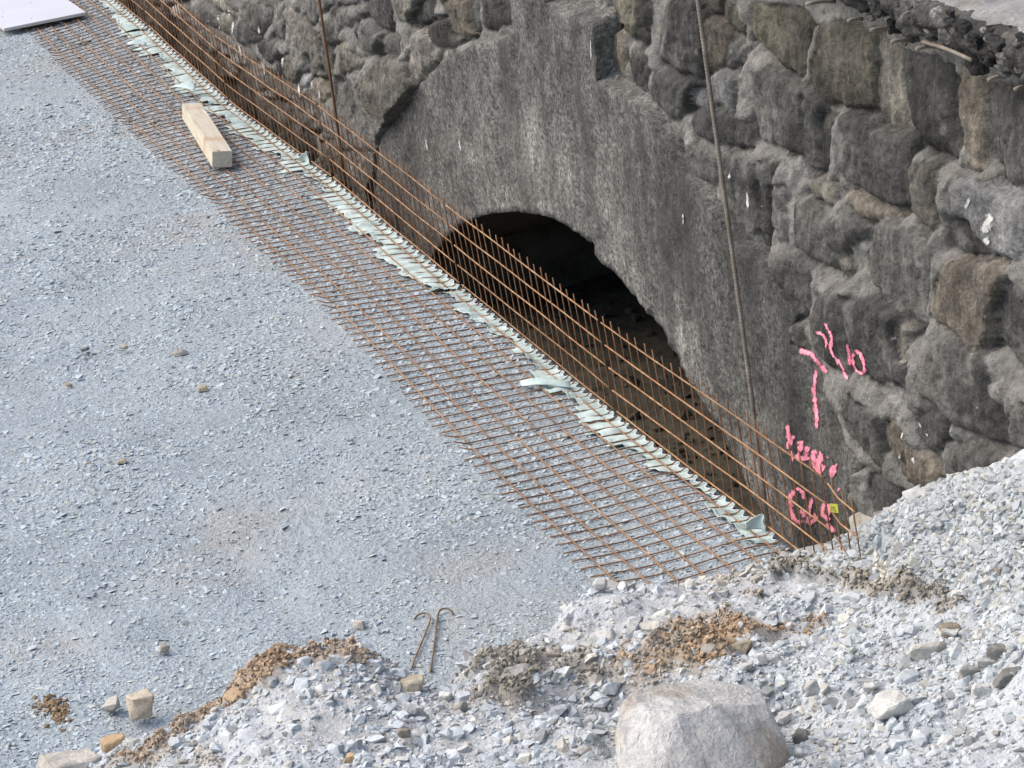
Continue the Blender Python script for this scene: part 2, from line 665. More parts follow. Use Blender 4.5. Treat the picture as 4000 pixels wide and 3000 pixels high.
def resample(poly, step, closed=True):
    P = [np.array(p, float) for p in poly]
    out = []
    n = len(P)
    for i in range(n if closed else n - 1):
        a, b = P[i], P[(i + 1) % n]
        k = max(1, int(np.linalg.norm(b - a) / step))
        for t in range(k):
            out.append(a + (b - a) * t / k)
    if not closed:
        out.append(P[-1])
    return out


def facing_mesh():
    B = resample(facing_poly, 0.04)
    B = [(p[0] + 0.003 * float(vn(p[0] * 9, p[1] * 9, 0, 4)), p[1] + 0.003 * float(vn(p[0] * 14, p[1] * 14, 5, 4))) for p in B]
    xs = np.arange(min(p[0] for p in B), max(p[0] for p in B), 0.034)
    zs = np.arange(-1.1, max(p[1] for p in B), 0.034)
    gx_, gz_ = np.meshgrid(xs, zs)
    gx_ = (gx_ + rng.uniform(-0.01, 0.01, gx_.shape)).ravel()
    gz_ = (gz_ + rng.uniform(-0.01, 0.01, gz_.shape)).ravel()
    m = in_poly(gx_, gz_, B)
    BA = np.array(B)
    d = np.full(len(gx_), 9.0)
    for p in BA:
        d = np.minimum(d, (gx_ - p[0]) ** 2 + (gz_ - p[1]) ** 2)
    m &= d > 0.022 ** 2
    pts = [Vector(p) for p in B] + [Vector((a, b)) for a, b in zip(gx_[m], gz_[m])]
    n = len(B)
    vs, es, fs, ov, oe, of = geometry.delaunay_2d_cdt(pts, [], [list(range(n))], 1, 1e-5)
    P2 = np.array([v[:] for v in vs])
    x, z = P2[:, 0], P2[:, 1]
    # cast board marks: faint vertical steps, plus pitting
    boards = np.floor((x + 0.06 * vn(z * 0.5, x * 0.0)) / 0.27)
    y = YW + 0.010 * _h(boards, boards * 0, boards * 0, 77) + 0.010 * fbm(x * 2.2, z * 2.2, 0, 3, 31) + 0.009 * fbm(x * 9, z * 7, 0, 4, 36) + 0.006 * fbm(x * 30, z * 24, 0, 2, 38)
    onb = np.zeros(len(x), bool)
    onb[[i for i, o in enumerate(ov) if any(q < n for q in o)]] = True
    V = np.stack([x, y, z], 1)
    F = [tuple(f) for f in fs]
    # winding so that normals face -Y; thin tube on the scalloped edge, its pale colour standing for caught light
    F2 = []
    for f in F:
        a, b, c = (V[f[0]], V[f[1]], V[f[2]])
        nn = np.cross(b - a, c - a)
        F2.append(f if nn[1] < 0 else f[::-1])
    # rim going back into the wall
    idx = {}
    for i, o in enumerate(ov):
        for q in o:
            if q < n:
                idx[q] = i
    nb = len(V)
    back = []
    for q in range(n):
        v = V[idx[q]].copy()
        v[1] += 0.16
        v[2] += 0.05 if v[2] > 0.35 else 0.0
        back.append(v)
    V = np.concatenate([V, np.array(back)])
    for q in range(n):
        a, b = idx[q], idx[(q + 1) % n]
        F2.append((a, b, nb + (q + 1) % n, nb + q))
    # weathering: cleaner pale zone close round the arch, blackened crust above and to the right
    AX = np.array(arch)
    dd = np.min(np.hypot(V[:, 0][:, None] - AX[None, :, 0], V[:, 2][:, None] - AX[None, :, 1]), axis=1)
    f = 1.25 - 0.55 * sstep(0.05, 0.75, dd + 0.2 * fbm(V[:, 0] * 3, V[:, 2] * 1.5, 0, 3, 40))
    f = f * (1 - 0.22 * sstep(8.6, 9.6, V[:, 0] + 0.5 * fbm(V[:, 0] * 2, V[:, 2] * 2, 0, 2, 41)))
    f = f * (1 + 0.25 * sstep(4.6, 3.9, V[:, 0]))
    col = np.stack([f, f, f * 0.985], 1)
    return V, F2, col


fv, ff, fc = facing_mesh()
facing = obj('arch_facing', mesh('arch_facing', wloc(fv), ff, [MFA], True, cols=fc), wall)
ALLV, ALLF = [], []


def collect(V, F):
    n = sum(len(v) for v in ALLV)
    ALLV.append(np.asarray(V))
    ALLF.extend([tuple(int(i) + n for i in f) for f in F])


collect(fv, ff)

# the vault behind the arch
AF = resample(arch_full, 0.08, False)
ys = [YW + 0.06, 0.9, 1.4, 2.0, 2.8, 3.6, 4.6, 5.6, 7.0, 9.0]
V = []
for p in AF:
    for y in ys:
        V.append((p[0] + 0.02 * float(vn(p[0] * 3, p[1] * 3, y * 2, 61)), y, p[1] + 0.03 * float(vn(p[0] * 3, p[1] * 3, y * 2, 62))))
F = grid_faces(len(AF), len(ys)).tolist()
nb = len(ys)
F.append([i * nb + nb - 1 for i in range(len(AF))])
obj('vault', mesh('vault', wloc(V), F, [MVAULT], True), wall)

# stones: front outlines measured in the photograph, each brought to its own front plane
c5, c6, c7 = crop(2900, 0, 1100), crop(2900, 700, 1100), crop(2900, 1200, 1100)
c1, c2, c3, c4 = crop(500, 0, 800), crop(1200, 0, 800), crop(2200, 0, 800), crop(2300, 500, 800)
BR, BE, PA, LI = (0.115, 0.098, 0.074), (0.150, 0.138, 0.112), (0.24, 0.215, 0.185), (0.19, 0.187, 0.178)
DK, DG, MO, GR, TN = (0.056, 0.053, 0.046), (0.080, 0.076, 0.067), (0.100, 0.090, 0.066), (0.118, 0.112, 0.099), (0.150, 0.129, 0.099)
stones = [
    (c5, [(75, 330), (60, 30), (420, 60), (540, 170), (525, 640), (430, 590), (265, 480)], MO, .07),
    (c5, [(550, 180), (830, 170), (1030, 260), (1040, 560), (1050, 850), (970, 870), (640, 800), (560, 650)], MO, .09),
    (c5, [(1045, 270), (1120, 260), (1260, 400), (1270, 800), (1320, 1000), (1270, 1020), (1130, 960), (1065, 850), (1040, 500)], BE, .06),
    (c5, [(1265, 420), (1500, 440), (1640, 540), (1660, 800), (1690, 1290), (1500, 1200), (1330, 1000), (1275, 800)], DK, .08),
    (c5, [(1690, 520), (1750, 470), (1850, 600), (1890, 760), (1870, 1350), (1820, 1380), (1720, 1320), (1690, 1000), (1660, 650)], TN, .10),
    (c5, [(1905, 680), (2020, 650), (2300, 700), (2420, 1000), (2300, 1480), (2120, 1450), (2020, 1420), (1960, 1300), (1910, 1000)], DG, .07),
    (c5, [(30, 540), (180, 540), (300, 650), (480, 700), (440, 800), (460, 1000), (470, 1230), (380, 1220), (130, 1130), (60, 980), (25, 700)], GR, .11),
    (c5, [(490, 690), (570, 730), (620, 800), (610, 1000), (600, 1380), (520, 1340), (480, 1200), (470, 900)], GR, .08),
    (c5, [(622, 880), (710, 900), (715, 1300), (640, 1390), (612, 1300)], DK, .05),
    (c5, [(720, 900), (850, 930), (1030, 1010), (1130, 1050), (1260, 1080), (1290, 1180), (1265, 1300), (1280, 1640), (1130, 1640), (960, 1530), (800, 1430), (740, 1330), (725, 1000)], DG, .12),
    (c5, [(1285, 1300), (1460, 1320), (1480, 1420), (1520, 1450), (1540, 1780), (1480, 1830), (1310, 1690)], BE, .10),
    (c6, [(1600, 20), (1760, 20), (2000, 120), (2200, 200), (2300, 420), (2180, 660), (1950, 600), (1850, 480), (1720, 330), (1610, 330), (1585, 150)], LI, .12),
    (c6, [(1620, 335), (1740, 345), (1850, 430), (1960, 600), (1900, 610), (1640, 520)], DK, .06),
    (c6, [(70, -150), (270, -120), (225, -30), (205, 100), (200, 420), (170, 590), (110, 520), (100, 200), (85, 0)], DG, .07),
    (c6, [(215, 60), (300, 20), (345, 120), (310, 250), (340, 340), (320, 500), (230, 490), (200, 300)], GR, .09),
    (c6, [(480, 20), (560, 10), (740, 30), (760, 170), (690, 210), (560, 170), (490, 100)], BE, .08),
    (c6, [(370, 160), (480, 180), (580, 300), (680, 290), (800, 280), (900, 370), (890, 480), (800, 560), (770, 700), (720, 740), (600, 680), (420, 540), (380, 400)], DG, .11),
    (c6, [(785, 110), (930, 120), (1060, 220), (1230, 300), (1120, 330), (960, 310), (820, 200)], TN, .08),
    (c6, [(960, 340), (1080, 335), (1250, 420), (1450, 530), (1470, 600), (1450, 900), (1440, 1150), (1380, 1230), (1330, 1210), (1180, 1040), (1050, 880), (1000, 850), (950, 700), (930, 500)], GR, .10),
    (c6, [(780, 580), (850, 620), (880, 760), (810, 800), (780, 700)], BE, .05),
    (c6, [(1600, 620), (1760, 660), (1960, 690), (2000, 760), (1990, 900), (1930, 980), (1920, 1250), (1830, 1360), (1640, 1180), (1490, 1110), (1480, 900), (1530, 700)], TN, .13),
    (c6, [(2060, 780), (2260, 860), (2400, 1100), (2300, 1560), (2060, 1320), (1960, 1260), (1960, 1000), (2020, 900)], GR, .08),
    (c6, [(190, 600), (260, 540), (400, 590), (520, 700), (540, 800), (535, 1070), (440, 1080), (330, 960), (210, 800)], DG, .09),
    (c6, [(560, 920), (700, 900), (790, 1000), (810, 1150), (800, 1400), (830, 1580), (680, 1480), (560, 1340), (545, 1100)], DG, .10),
    (c6, [(760, 980), (880, 960), (1000, 940), (1090, 1010), (1180, 1080), (1190, 1300), (1250, 1500), (1280, 1640), (1100, 1620), (1000, 1600), (960, 1540), (840, 1500), (825, 1300), (805, 1100)], DG, .105),
    (c7, [(1190, 60), (1250, 100), (1335, 190), (1300, 240), (1310, 450), (1340, 640), (1290, 620), (1250, 480), (1195, 280)], BE, .06),
    (c7, [(1370, 240), (1500, 260), (1620, 260), (1800, 360), (1890, 550), (1880, 700), (1980, 920), (2030, 1130), (1880, 1100), (1720, 1010), (1580, 860), (1450, 760), (1380, 680), (1350, 560)], GR, .12),
    (c7, [(2100, 800), (2180, 750), (2300, 780), (2340, 1000), (2300, 1150), (2120, 1110), (2080, 1000)], GR, .08),
    (c7, [(390, 110), (490, 110), (490, 250), (535, 330), (440, 320), (400, 250)], BE, .05),
    (c7, [(770, 750), (870, 720), (1000, 800), (1080, 880), (1090, 960), (1110, 1100), (1100, 1260), (1010, 1220), (900, 1080), (800, 920)], DG, .09),
    (c7, [(1090, 950), (1140, 900), (1270, 970), (1250, 1060), (1310, 1090), (1490, 1230), (1530, 1330), (1480, 1420), (1340, 1460), (1200, 1350), (1120, 1130)], BR, .10),
    (c7, [(1360, 820), (1460, 830), (1560, 870), (1570, 980), (1530, 1140), (1450, 1150), (1360, 1020), (1340, 900)], DG, .09),
    (c7, [(1560, 1090), (1700, 1060), (1800, 1120), (1960, 1150), (2000, 1230), (1830, 1340), (1560, 1400), (1530, 1250)], GR, .08),
    (c7, [(970, 1330), (1100, 1310), (1180, 1400), (1230, 1500), (1250, 1700), (1080, 1700), (980, 1520)], DG, .08),
    (c7, [(1220, 1480), (1380, 1480), (1480, 1520), (1500, 1750), (1280, 1780)], DG, .06),
    (c2, [(560, 840), (640, 720), (760, 610), (850, 610), (1000, 690), (1090, 790), (1110, 980), (1060, 1080), (1000, 1200), (930, 1330), (840, 1440), (780, 1400), (690, 1270), (560, 1090), (530, 950)], BE, .14),
    (c2, [(1150, 340), (1215, 310), (1290, 480), (1360, 560), (1300, 720), (1230, 860), (1150, 960), (1115, 850), (1100, 650)], PA, .11),
    (c2, [(1320, 610), (1390, 600), (1400, 680), (1300, 800), (1270, 850), (1300, 720)], TN, .05),
    (c2, [(1230, 310), (1480, 190), (1520, 380), (1680, 440), (1540, 560), (1380, 550), (1290, 460)], DK, .09),
    (c2, [(940, -60), (1130, -60), (1160, 110), (1170, 200), (1090, 240), (1000, 230), (960, 130)], BE, .13),
    (c2, [(570, 60), (700, -40), (930, -40), (950, 220), (990, 250), (900, 330), (770, 290), (620, 160)], DG, .08),
    (c2, [(530, 280), (680, 290), (800, 360), (730, 580), (620, 620), (540, 520)], GR, .10),
    (c2, [(815, 360), (1030, 380), (1030, 610), (880, 600), (750, 590)], GR, .09),
    (c2, [(1140, 20), (1380, -20), (1400, 180), (1480, 190), (1230, 290), (1175, 210)], DK, .07),
    (c2, [(1440, 30), (1680, -20), (1760, 280), (1800, 380), (1700, 430), (1540, 370), (1490, 190)], BR, .08),
    (c2, [(1720, -40), (1860, -40), (1890, 300), (1810, 380), (1770, 250)], DG, .06),
    (c2, [(1885, -40), (2180, -40), (2190, 270), (1990, 360), (1920, 330)], DK, .10),
    (c2, [(290, 470), (400, 460), (450, 530), (620, 680), (560, 760), (380, 820), (290, 850), (260, 650)], BE, .09),
    (c2, [(200, 120), (310, 90), (560, 60), (620, 180), (520, 240), (340, 330), (320, 450), (280, 460), (210, 300)], GR, .09),
    (c2, [(130, 280), (190, 300), (255, 600), (280, 850), (170, 880), (130, 600)], BE, .08),
    (c2, [(290, 880), (430, 930), (500, 1090), (640, 1280), (740, 1450), (700, 1640), (400, 1640), (300, 1200)], GR, .10),
    (c2, [(0, 330), (110, 380), (125, 700), (115, 850), (0, 800)], GR, .07),
    (c2, [(0, -40), (180, -40), (190, 90), (120, 260), (0, 300)], DG, .07),
    (c2, [(210, -60), (540, -60), (560, 40), (320, 80), (210, 80)], GR, .07),
    (c1, [(1690, 110), (1740, 70), (1850, 200), (1960, 330), (2010, 520), (2060, 740), (1960, 760), (1800, 560), (1720, 400)], BE, .12),
    (c1, [(1580, 60), (1670, 0), (1690, 300), (1695, 450), (1580, 400), (1570, 200)], GR, .08),
    (c1, [(1180, 220), (1280, 290), (1330, 380), (1400, 440), (1300, 500), (1170, 480), (1110, 380), (1130, 280)], GR, .11),
    (c1, [(980, 130), (1080, 160), (1120, 240), (1100, 400), (1000, 340), (980, 220)], BE, .08),
    (c1, [(560, 20), (720, -10), (860, 100), (960, 150), (955, 330), (820, 270), (700, 190)], GR, .09),
    (c1, [(1200, 100), (1300, 50), (1480, 60), (1515, 110), (1480, 330), (1420, 400), (1340, 350), (1215, 200)], GR, .09),
    (c1, [(740, -30), (1020, -30), (1100, 100), (1175, 150), (1130, 215), (1070, 150), (900, 120)], BE, .08),
    (c1, [(1360, 500), (1420, 430), (1560, 430), (1640, 560), (1640, 640), (1540, 700), (1440, 620)], GR, .11),
    (c1, [(1660, 620), (1720, 580), (1830, 700), (1855, 800), (1800, 900), (1700, 850), (1640, 740)], BE, .10),
    (c1, [(1865, 790), (1960, 800), (1930, 960), (1870, 990), (1830, 920)], LI, .09),
    (c1, [(1970, 840), (2080, 860), (2190, 1000), (2100, 1150), (2000, 1050)], TN, .08),
    (c1, [(900, 620), (1100, 640), (1180, 800), (1100, 1000), (980, 860)], PA, .09),
    (c1, [(1200, 700), (1380, 760), (1480, 950), (1400, 1050), (1250, 950)], GR, .09),
    (c1, [(1420, 780), (1640, 820), (1800, 980), (1750, 1100), (1550, 1050)], BE, .08),
    (c1, [(420, 60), (480, 60), (580, 160), (640, 260), (560, 300), (450, 150)], PA, .10),
    (c1, [(640, 280), (820, 320), (900, 500), (760, 520), (600, 400)], GR, .08),
    (c1, [(1500, 1100), (1700, 1120), (1950, 1250), (2050, 1400), (1850, 1450), (1650, 1300)], GR, .09),
    (c1, [(200, -40), (480, -40), (560, 0), (500, 50), (380, 90)], GR, .08),
    (c1, [(2110, 200), (2200, 60), (2260, 200), (2230, 500), (2130, 480)], GR, .08),
    (c3, [(330, 290), (450, 270), (600, 360), (690, 480), (680, 640), (655, 760), (680, 950), (540, 920), (400, 760), (335, 600)], BR, .08),
    (c3, [(710, 560), (860, 640), (930, 740), (900, 880), (930, 1050), (920, 1160), (790, 1040), (705, 950), (685, 750)], DK, .09),
    (c3, [(935, 780), (1100, 800), (1190, 860), (1330, 900), (1340, 1100), (1230, 1300), (1050, 1310), (945, 1170), (920, 950)], DK, .11),
    (c3, [(490, -60), (800, -60), (810, 330), (740, 420), (640, 330), (490, 220)], MO, .10),
    (c3, [(830, -40), (930, 60), (930, 300), (960, 480), (880, 500), (820, 370)], DK, .07),
    (c3, [(950, 30), (1380, -20), (1440, 180), (1475, 450), (1475, 770), (1420, 880), (1190, 790), (1030, 690), (965, 560), (945, 250)], DG, .12),
    (c3, [(1490, 200), (1560, 200), (1720, 230), (1780, 400), (1740, 600), (1700, 750), (1500, 770), (1490, 500)], TN, .09),
    (c3, [(1790, 420), (1830, 450), (1990, 480), (1970, 700), (1890, 700), (1830, 780), (1750, 740)], GR, .07),
    (c3, [(1360, 940), (1460, 960), (1590, 800), (1860, 800), (1860, 920), (1850, 1100), (1830, 1260), (1660, 1170), (1540, 1210), (1365, 1160)], LI, .08),
    (c3, [(1370, 1200), (1540, 1230), (1680, 1190), (1830, 1280), (1960, 1380), (2000, 1610), (1870, 1620), (1640, 1560), (1400, 1470), (1350, 1380)], DG, .11),
    (c3, [(1500, -60), (1680, -60), (1680, 170), (1530, 180)], MO, .07),
    (c3, [(1700, 20), (1820, 60), (1990, 270), (1990, 370), (1900, 370), (1780, 240), (1720, 190)], MO, .06),
    (c4, [(1060, 260), (1120, 150), (1200, 200), (1370, 290), (1400, 450), (1400, 600), (1370, 640), (1200, 580), (1060, 570), (1040, 400)], GR, .07),
    (c4, [(850, 100), (970, 110), (1050, 200), (1040, 310), (960, 280), (890, 190)], BR, .05),
    (c4, [(1450, 260), (1520, 220), (1700, 300), (1750, 360), (1780, 470), (1790, 600), (1760, 780), (1760, 1080), (1700, 1230), (1560, 1180), (1480, 900), (1430, 500)], GR, .09),
    (c4, [(1780, 620), (1930, 650), (1940, 900), (1930, 1180), (1870, 1260), (1790, 1080)], DK, .06),
]


def batter(z):
    """how far the courses step back from the plane of the arch facing"""
    return 0.15 * max(0.0, z - 0.65)


POLY = []            # (outline in x, z; front plane; projection; colour)
for cf, pts, col, p in stones:
    px2 = cf(pts)
    yf = YW + 0.05
    for _ in range(4):
        q = [hity(u, v, yf) for u, v in px2]
        zc = float(np.mean([w[2] for w in q]))
        yf = YW + batter(zc) - (p - 0.085) * 0.9 - 0.015
    POLY.append(([(w[0], w[2]) for w in q], yf, col))


def filler(x0, x1, z0, z1, n, seed):
    r = np.random.default_rng(seed)
    pts = r.uniform((x0, z0), (x1, z1), (n, 2))
    for _ in range(25):
        g = r.uniform((x0, z0), (x1, z1), (1500, 2))
        k = np.argmin(((g[:, None] - pts[None]) ** 2).sum(-1), 1)
        for j in range(n):
            if (k == j).any():
                pts[j] = g[k == j].mean(0)
    g = r.uniform((x0, z0), (x1, z1), (5000, 2))
    k = np.argmin(((g[:, None] - pts[None]) ** 2).sum(-1), 1)
    for j in range(n):
        q = g[k == j]
        if len(q) < 8:
            continue
        c = q.mean(0)
        ang = np.arctan2(q[:, 1] - c[1], q[:, 0] - c[0])
        poly = []
        for t in np.linspace(-math.pi, math.pi, 13)[:-1]:
            m_ = q[np.abs((ang - t + math.pi) % (2 * math.pi) - math.pi) < 0.35]
            if len(m_):
                d = np.linalg.norm(m_ - c, axis=1).max() * 0.93
                poly.append((c[0] + math.cos(t) * d, c[1] + math.sin(t) * d))
        if len(poly) > 4:
            POLY.append((poly, YW + batter(c[1]) - r.uniform(0.0, 0.04), [GR, DG, BE, BR][r.integers(4)]))


filler(-8.5, -1.0, -0.9, 2.3, 46, 3)
filler(-1.0, 3.3, -0.85, -0.30, 12, 4)
filler(13.0, 16.5, -0.5, 2.3, 14, 5)
filler(11.0, 13.2, -0.9, -0.1, 7, 6)

# one relief of the whole rubble face, afterwards cut into its stones and the mortar between them
wx = np.concatenate([np.arange(-8.5, 1.4, 0.03), np.arange(1.4, 13.6, 0.0118), np.arange(13.6, 16.5, 0.03)])
wz = np.arange(-0.92, 2.33, 0.0115)
WX, WZ = np.meshgrid(wx, wz, indexing='ij')
QX = WX + 0.012 * fbm(WX * 7, WZ * 7, 0, 3, 51)
QZ = WZ + 0.012 * fbm(WX * 7, WZ * 7, 4, 3, 52)
NP = WX.size
D1 = np.full(WX.shape, 9.0)
D2 = np.full(WX.shape, 9.0)
L1 = np.full(WX.shape, -1)
L2 = np.full(WX.shape, -1)


def sdist(px, py, poly):
    P = np.array(poly)
    d = np.full(px.shape, 1e9)
    for i in range(len(P)):
        a, b2 = P[i], P[(i + 1) % len(P)]
        e = b2 - a
        L = max(1e-9, float(e @ e))
        t = np.clip(((px - a[0]) * e[0] + (py - a[1]) * e[1]) / L, 0, 1)
        d = np.minimum(d, np.hypot(px - a[0] - t * e[0], py - a[1] - t * e[1]))
    return np.where(in_poly(px, py, poly), -d, d)


for k, (poly, yf, col) in enumerate(POLY):
    P = np.array(poly)
    i0, i1 = np.searchsorted(wx, P[:, 0].min() - 0.3), np.searchsorted(wx, P[:, 0].max() + 0.3)
    j0, j1 = np.searchsorted(wz, P[:, 1].min() - 0.3), np.searchsorted(wz, P[:, 1].max() + 0.3)
    if i1 <= i0 or j1 <= j0:
        continue
    sl_ = (slice(i0, i1), slice(j0, j1))
    d = sdist(QX[sl_], QZ[sl_], poly)
    nearer = d < D1[sl_]
    mid = ~nearer & (d < D2[sl_])
    D2[sl_] = np.where(nearer, D1[sl_], np.where(mid, d, D2[sl_]))
    L2[sl_] = np.where(nearer, L1[sl_], np.where(mid, k, L2[sl_]))
    D1[sl_] = np.where(nearer, d, D1[sl_])
    L1[sl_] = np.where(nearer, k, L1[sl_])

rs = np.random.default_rng(5)
FRONT = np.full(len(POLY) + 1, YW + 0.06)
CENT = np.zeros((len(POLY) + 1, 2))
SIZE = np.ones(len(POLY) + 1)
for k, (poly, yf, col) in enumerate(POLY):
    P = np.array(poly)
    FRONT[k] = yf
    CENT[k] = P.mean(0)
    SIZE[k] = max(0.1, 0.5 * np.ptp(P, axis=0).mean())
PA_ = rs.normal(size=(len(POLY) + 1, 5, 2)) * np.array([0.035, 0.035, 0.10, 0.12, 0.20])[None, :, None]
PC_ = rs.uniform(0, 1, size=(len(POLY) + 1, 5)) * np.array([0.02, 0.03, 0.05, 0.05, 0.05]) + np.array([0, 0, 0.015, 0.02, 0.03])


def stone_face(lab):
    """outward relief of the stone with index lab at every grid point"""
    ux, uz = (QX - CENT[lab, 0]), (QZ - CENT[lab, 1])
    h = np.full(WX.shape, 1.0)
    for m_ in range(5):
        h = np.minimum(h, PC_[lab, m_] + 0.9 * (PA_[lab, m_, 0] * ux + PA_[lab, m_, 1] * uz))
    h = np.clip(h, -0.07, 0.05)
    sd_ = lab * 3.7
    h = h + 0.013 * fbm(WX * 6 + sd_, WZ * 4.5, 0, 4, 81, 0.6)
    rg = np.abs(fbm(WX * 4.5 + sd_, WZ * 3.2, 2, 3, 84))
    return FRONT[lab] - h + 0.02 * sstep(0.12, 0.0, rg) * 0.6


lab1 = np.where(L1 < 0, len(POLY), L1)
lab2 = np.where(L2 < 0, len(POLY), L2)
Y1, Y2 = stone_face(lab1), stone_face(lab2)
din = np.clip(-D1, 0, None)
face = Y1 + 0.034 * np.exp(-din / 0.009) + 0.008 * np.exp(-din / 0.03)
ga, gb = np.clip(D1, 0, None), np.clip(D2, 0.001, None)
tt_ = ga / (ga + gb)
wide = sstep(0.02, 0.07, ga + gb)
fill = Y1 * (1 - tt_) + Y2 * tt_ + 0.012 + 0.040 * (1 - wide) - 0.012 * wide * np.sin(np.pi * tt_)
fill = fill + 0.016 * fbm(WX * 8, WZ * 8, 0, 4, 55, 0.6)
WY = np.where(D1 < 0, face, np.maximum(fill, Y1 - 0.02 + 0.032 * np.exp(-ga / 0.01)))
for _ in range(1):
    WY[1:-1, 1:-1] = (4 * WY[1:-1, 1:-1] + 2 * WY[2:, 1:-1] + 2 * WY[:-2, 1:-1] + WY[1:-1, 2:] + WY[1:-1, :-2]) / 10
WY = WY + 0.006 * fbm(WX * 26, WZ * 22, 0, 3, 57)
WV = np.stack([WX, WY, WZ], -1).reshape(-1, 3)
WF = grid_faces(len(wx), len(wz))
# leave out what the arch facing and the arch itself take up
cx, cz = WV[WF, 0].mean(1), WV[WF, 2].mean(1)
inside = lambda a_, b_: in_poly(a_, b_, facing_poly) | in_poly(a_, b_, arch_full)
fin = inside(cx, cz)
for dx_, dz_ in ((.06, 0), (-.06, 0), (0, .06), (0, -.06)):
    fin &= inside(cx + dx_, cz + dz_)
infac = in_poly(WX, WZ, facing_poly).ravel()
WV[infac, 1] = np.maximum(WV[infac, 1], YW + 0.03)
WF = WF[~fin]
fl = lab1.ravel()[WF[:, 0]]
fd = D1.ravel()[WF].mean(1)
fl = np.where(fd < 0.006, fl, -1)
collect(WV, WF.tolist())


MIXM = sstep(-0.010, 0.018, D1 + 0.014 * fbm(WX * 11, WZ * 11, 0, 4, 59, 0.6)) * (0.15 + 0.85 * sstep(0.015, 0.06, ga + gb))
MIXM = np.clip(MIXM + 0.15 * sstep(0.2, 0.7, fbm(WX * 3.5, WZ * 3.0, 0, 4, 60)), 0, 1).ravel()


def cut(mask):
    f = WF[mask]
    u_, inv = np.unique(f, return_inverse=True)
    return WV[u_], inv.reshape(f.shape), np.repeat(MIXM[u_][:, None], 3, 1)


v, f, mx_ = cut(fl < 0)
obj('mortar_bed', mesh('mortar_bed', wloc(v), f, [MWS], True, cols=mx_), wall, (0.085, 0.08, 0.07))
for k, (poly, yf, col) in enumerate(POLY):
    m_ = fl == k
    if m_.sum() < 6:
        continue
    v, f, mx_ = cut(m_)
    j = 0.85 + 0.3 * rnd.random()
    obj('stone', mesh('stone', wloc(v), f, [MWS], True, cols=mx_), wall, tuple(c * j for c in col))

BVH = BVHTree.FromPolygons([tuple(v) for v in np.concatenate(ALLV).tolist()], ALLF)


def on_wall(u, v, off=0.004):
    d = Vector(ray(u, v)).normalized()
    h, n, i, t = BVH.ray_cast(Vector(CAM), d)
    if h is None:
        return None
    return h + n * (off if n.dot(d) < 0 else -off)


def ribbon(path, w, step=4.0, cols=4, ragged=0.35):
    P = resample(path, step, False)
    parts, G = [], []
    for i, p in enumerate(P):
        a, b = P[max(0, i - 1)], P[min(len(P) - 1, i + 1)]
        t = (b - a) / (np.linalg.norm(b - a) + 1e-9)
        n = np.array([-t[1], t[0]])
        taper = 0.45 + 0.55 * min(1, i / 3.0, (len(P) - 1 - i) / 3.0)
        row = []
        for c in range(cols + 1):
            s = (c / cols - 0.5) * w * taper * (1 + 0.4 * float(vn(p[0] * 0.08, p[1] * 0.08, w)))
            q = p + n * (s + (rnd.uniform(-1, 1) * ragged * w * 0.3 if c in (0, cols) else 0))
            row.append(on_wall(q[0], q[1]))
        G.append(row)
    V, F, E_ = [], [], []
    for i in range(len(G) - 1):
        for c in range(cols):
            q = [G[i][c], G[i][c + 1], G[i + 1][c + 1], G[i + 1][c]]
            if any(x is None for x in q):
                continue
            if max((q[a] - q[b]).length for a in range(4) for b in range(a)) > 0.09:
                continue
            n = len(V)
            V += [tuple(x) for x in q]
            en = min(1.0, (i + 0.5) / 4.0, (len(G) - 1.5 - i) / 4.0)
            E_ += [en * (1 - abs(2 * cc / cols - 1) ** 1.5) for cc in (c, c + 1, c + 1, c)]
            F.append((n, n + 1, n + 2, n + 3))
    return V, F, E_


cz1 = crop(2600, 1700, 800)
marks = [
    (c7, [(645, 110), (665, 150), (700, 215), (705, 260), (695, 320), (715, 375), (755, 420), (790, 470), (810, 530), (830, 575)], 11),
    (c7, [(568, 178), (600, 200), (640, 212), (660, 250), (665, 300), (665, 330)], 11),
    (c7, [(818, 280), (838, 350), (845, 410), (840, 465)], 12),
    (c7, [(880, 345), (868, 400), (880, 460), (905, 510), (940, 525), (965, 490), (955, 420), (930, 365), (895, 335), (878, 350)], 12),
    (c7, [(445, 325), (490, 355), (545, 365), (580, 410), (620, 460), (680, 520)], 17),
    (c7, [(590, 480), (575, 560), (565, 660), (580, 760), (590, 870), (586, 965)], 15),
    (c7, [(360, 915), (362, 980), (372, 1040), (360, 1120)], 17),
    (c7, [(372, 1095), (395, 1040), (412, 995)], 14),
    (c7, [(362, 1120), (385, 1140), (405, 1220)], 12),
    (c7, [(432, 1080), (470, 1060), (455, 1130), (432, 1180), (490, 1190), (515, 1100), (500, 1180), (540, 1200)], 18),
    (c7, [(580, 1110), (562, 1180), (580, 1250), (610, 1200), (622, 1150), (610, 1240), (645, 1255), (600, 1300), (590, 1230)], 19),
    (c7, [(540, 1200), (580, 1260), (620, 1300)], 14),
    (c7, [(668, 1160), (686, 1195)], 10),
    (c7, [(702, 1350), (708, 1270), (735, 1245), (722, 1310), (700, 1345)], 14),
    (c7, [(750, 1405), (775, 1450)], 12),
    (cz1, [(1400, 575), (1350, 690), (1355, 800), (1385, 890), (1440, 935), (1500, 930)], 17),
    (cz1, [(1400, 575), (1450, 580), (1495, 630), (1510, 700)], 14),
    (cz1, [(1500, 930), (1570, 940), (1630, 900), (1610, 820)], 18),
    (cz1, [(1590, 660), (1570, 760), (1560, 860), (1530, 960)], 15),
    (cz1, [(1440, 800), (1500, 850), (1500, 900)], 16),
    (cz1, [(1740, 690), (1705, 780), (1700, 850), (1760, 900), (1770, 800), (1740, 720)], 16),
    (cz1, [(1740, 930), (1790, 1000), (1840, 1050)], 16),
]
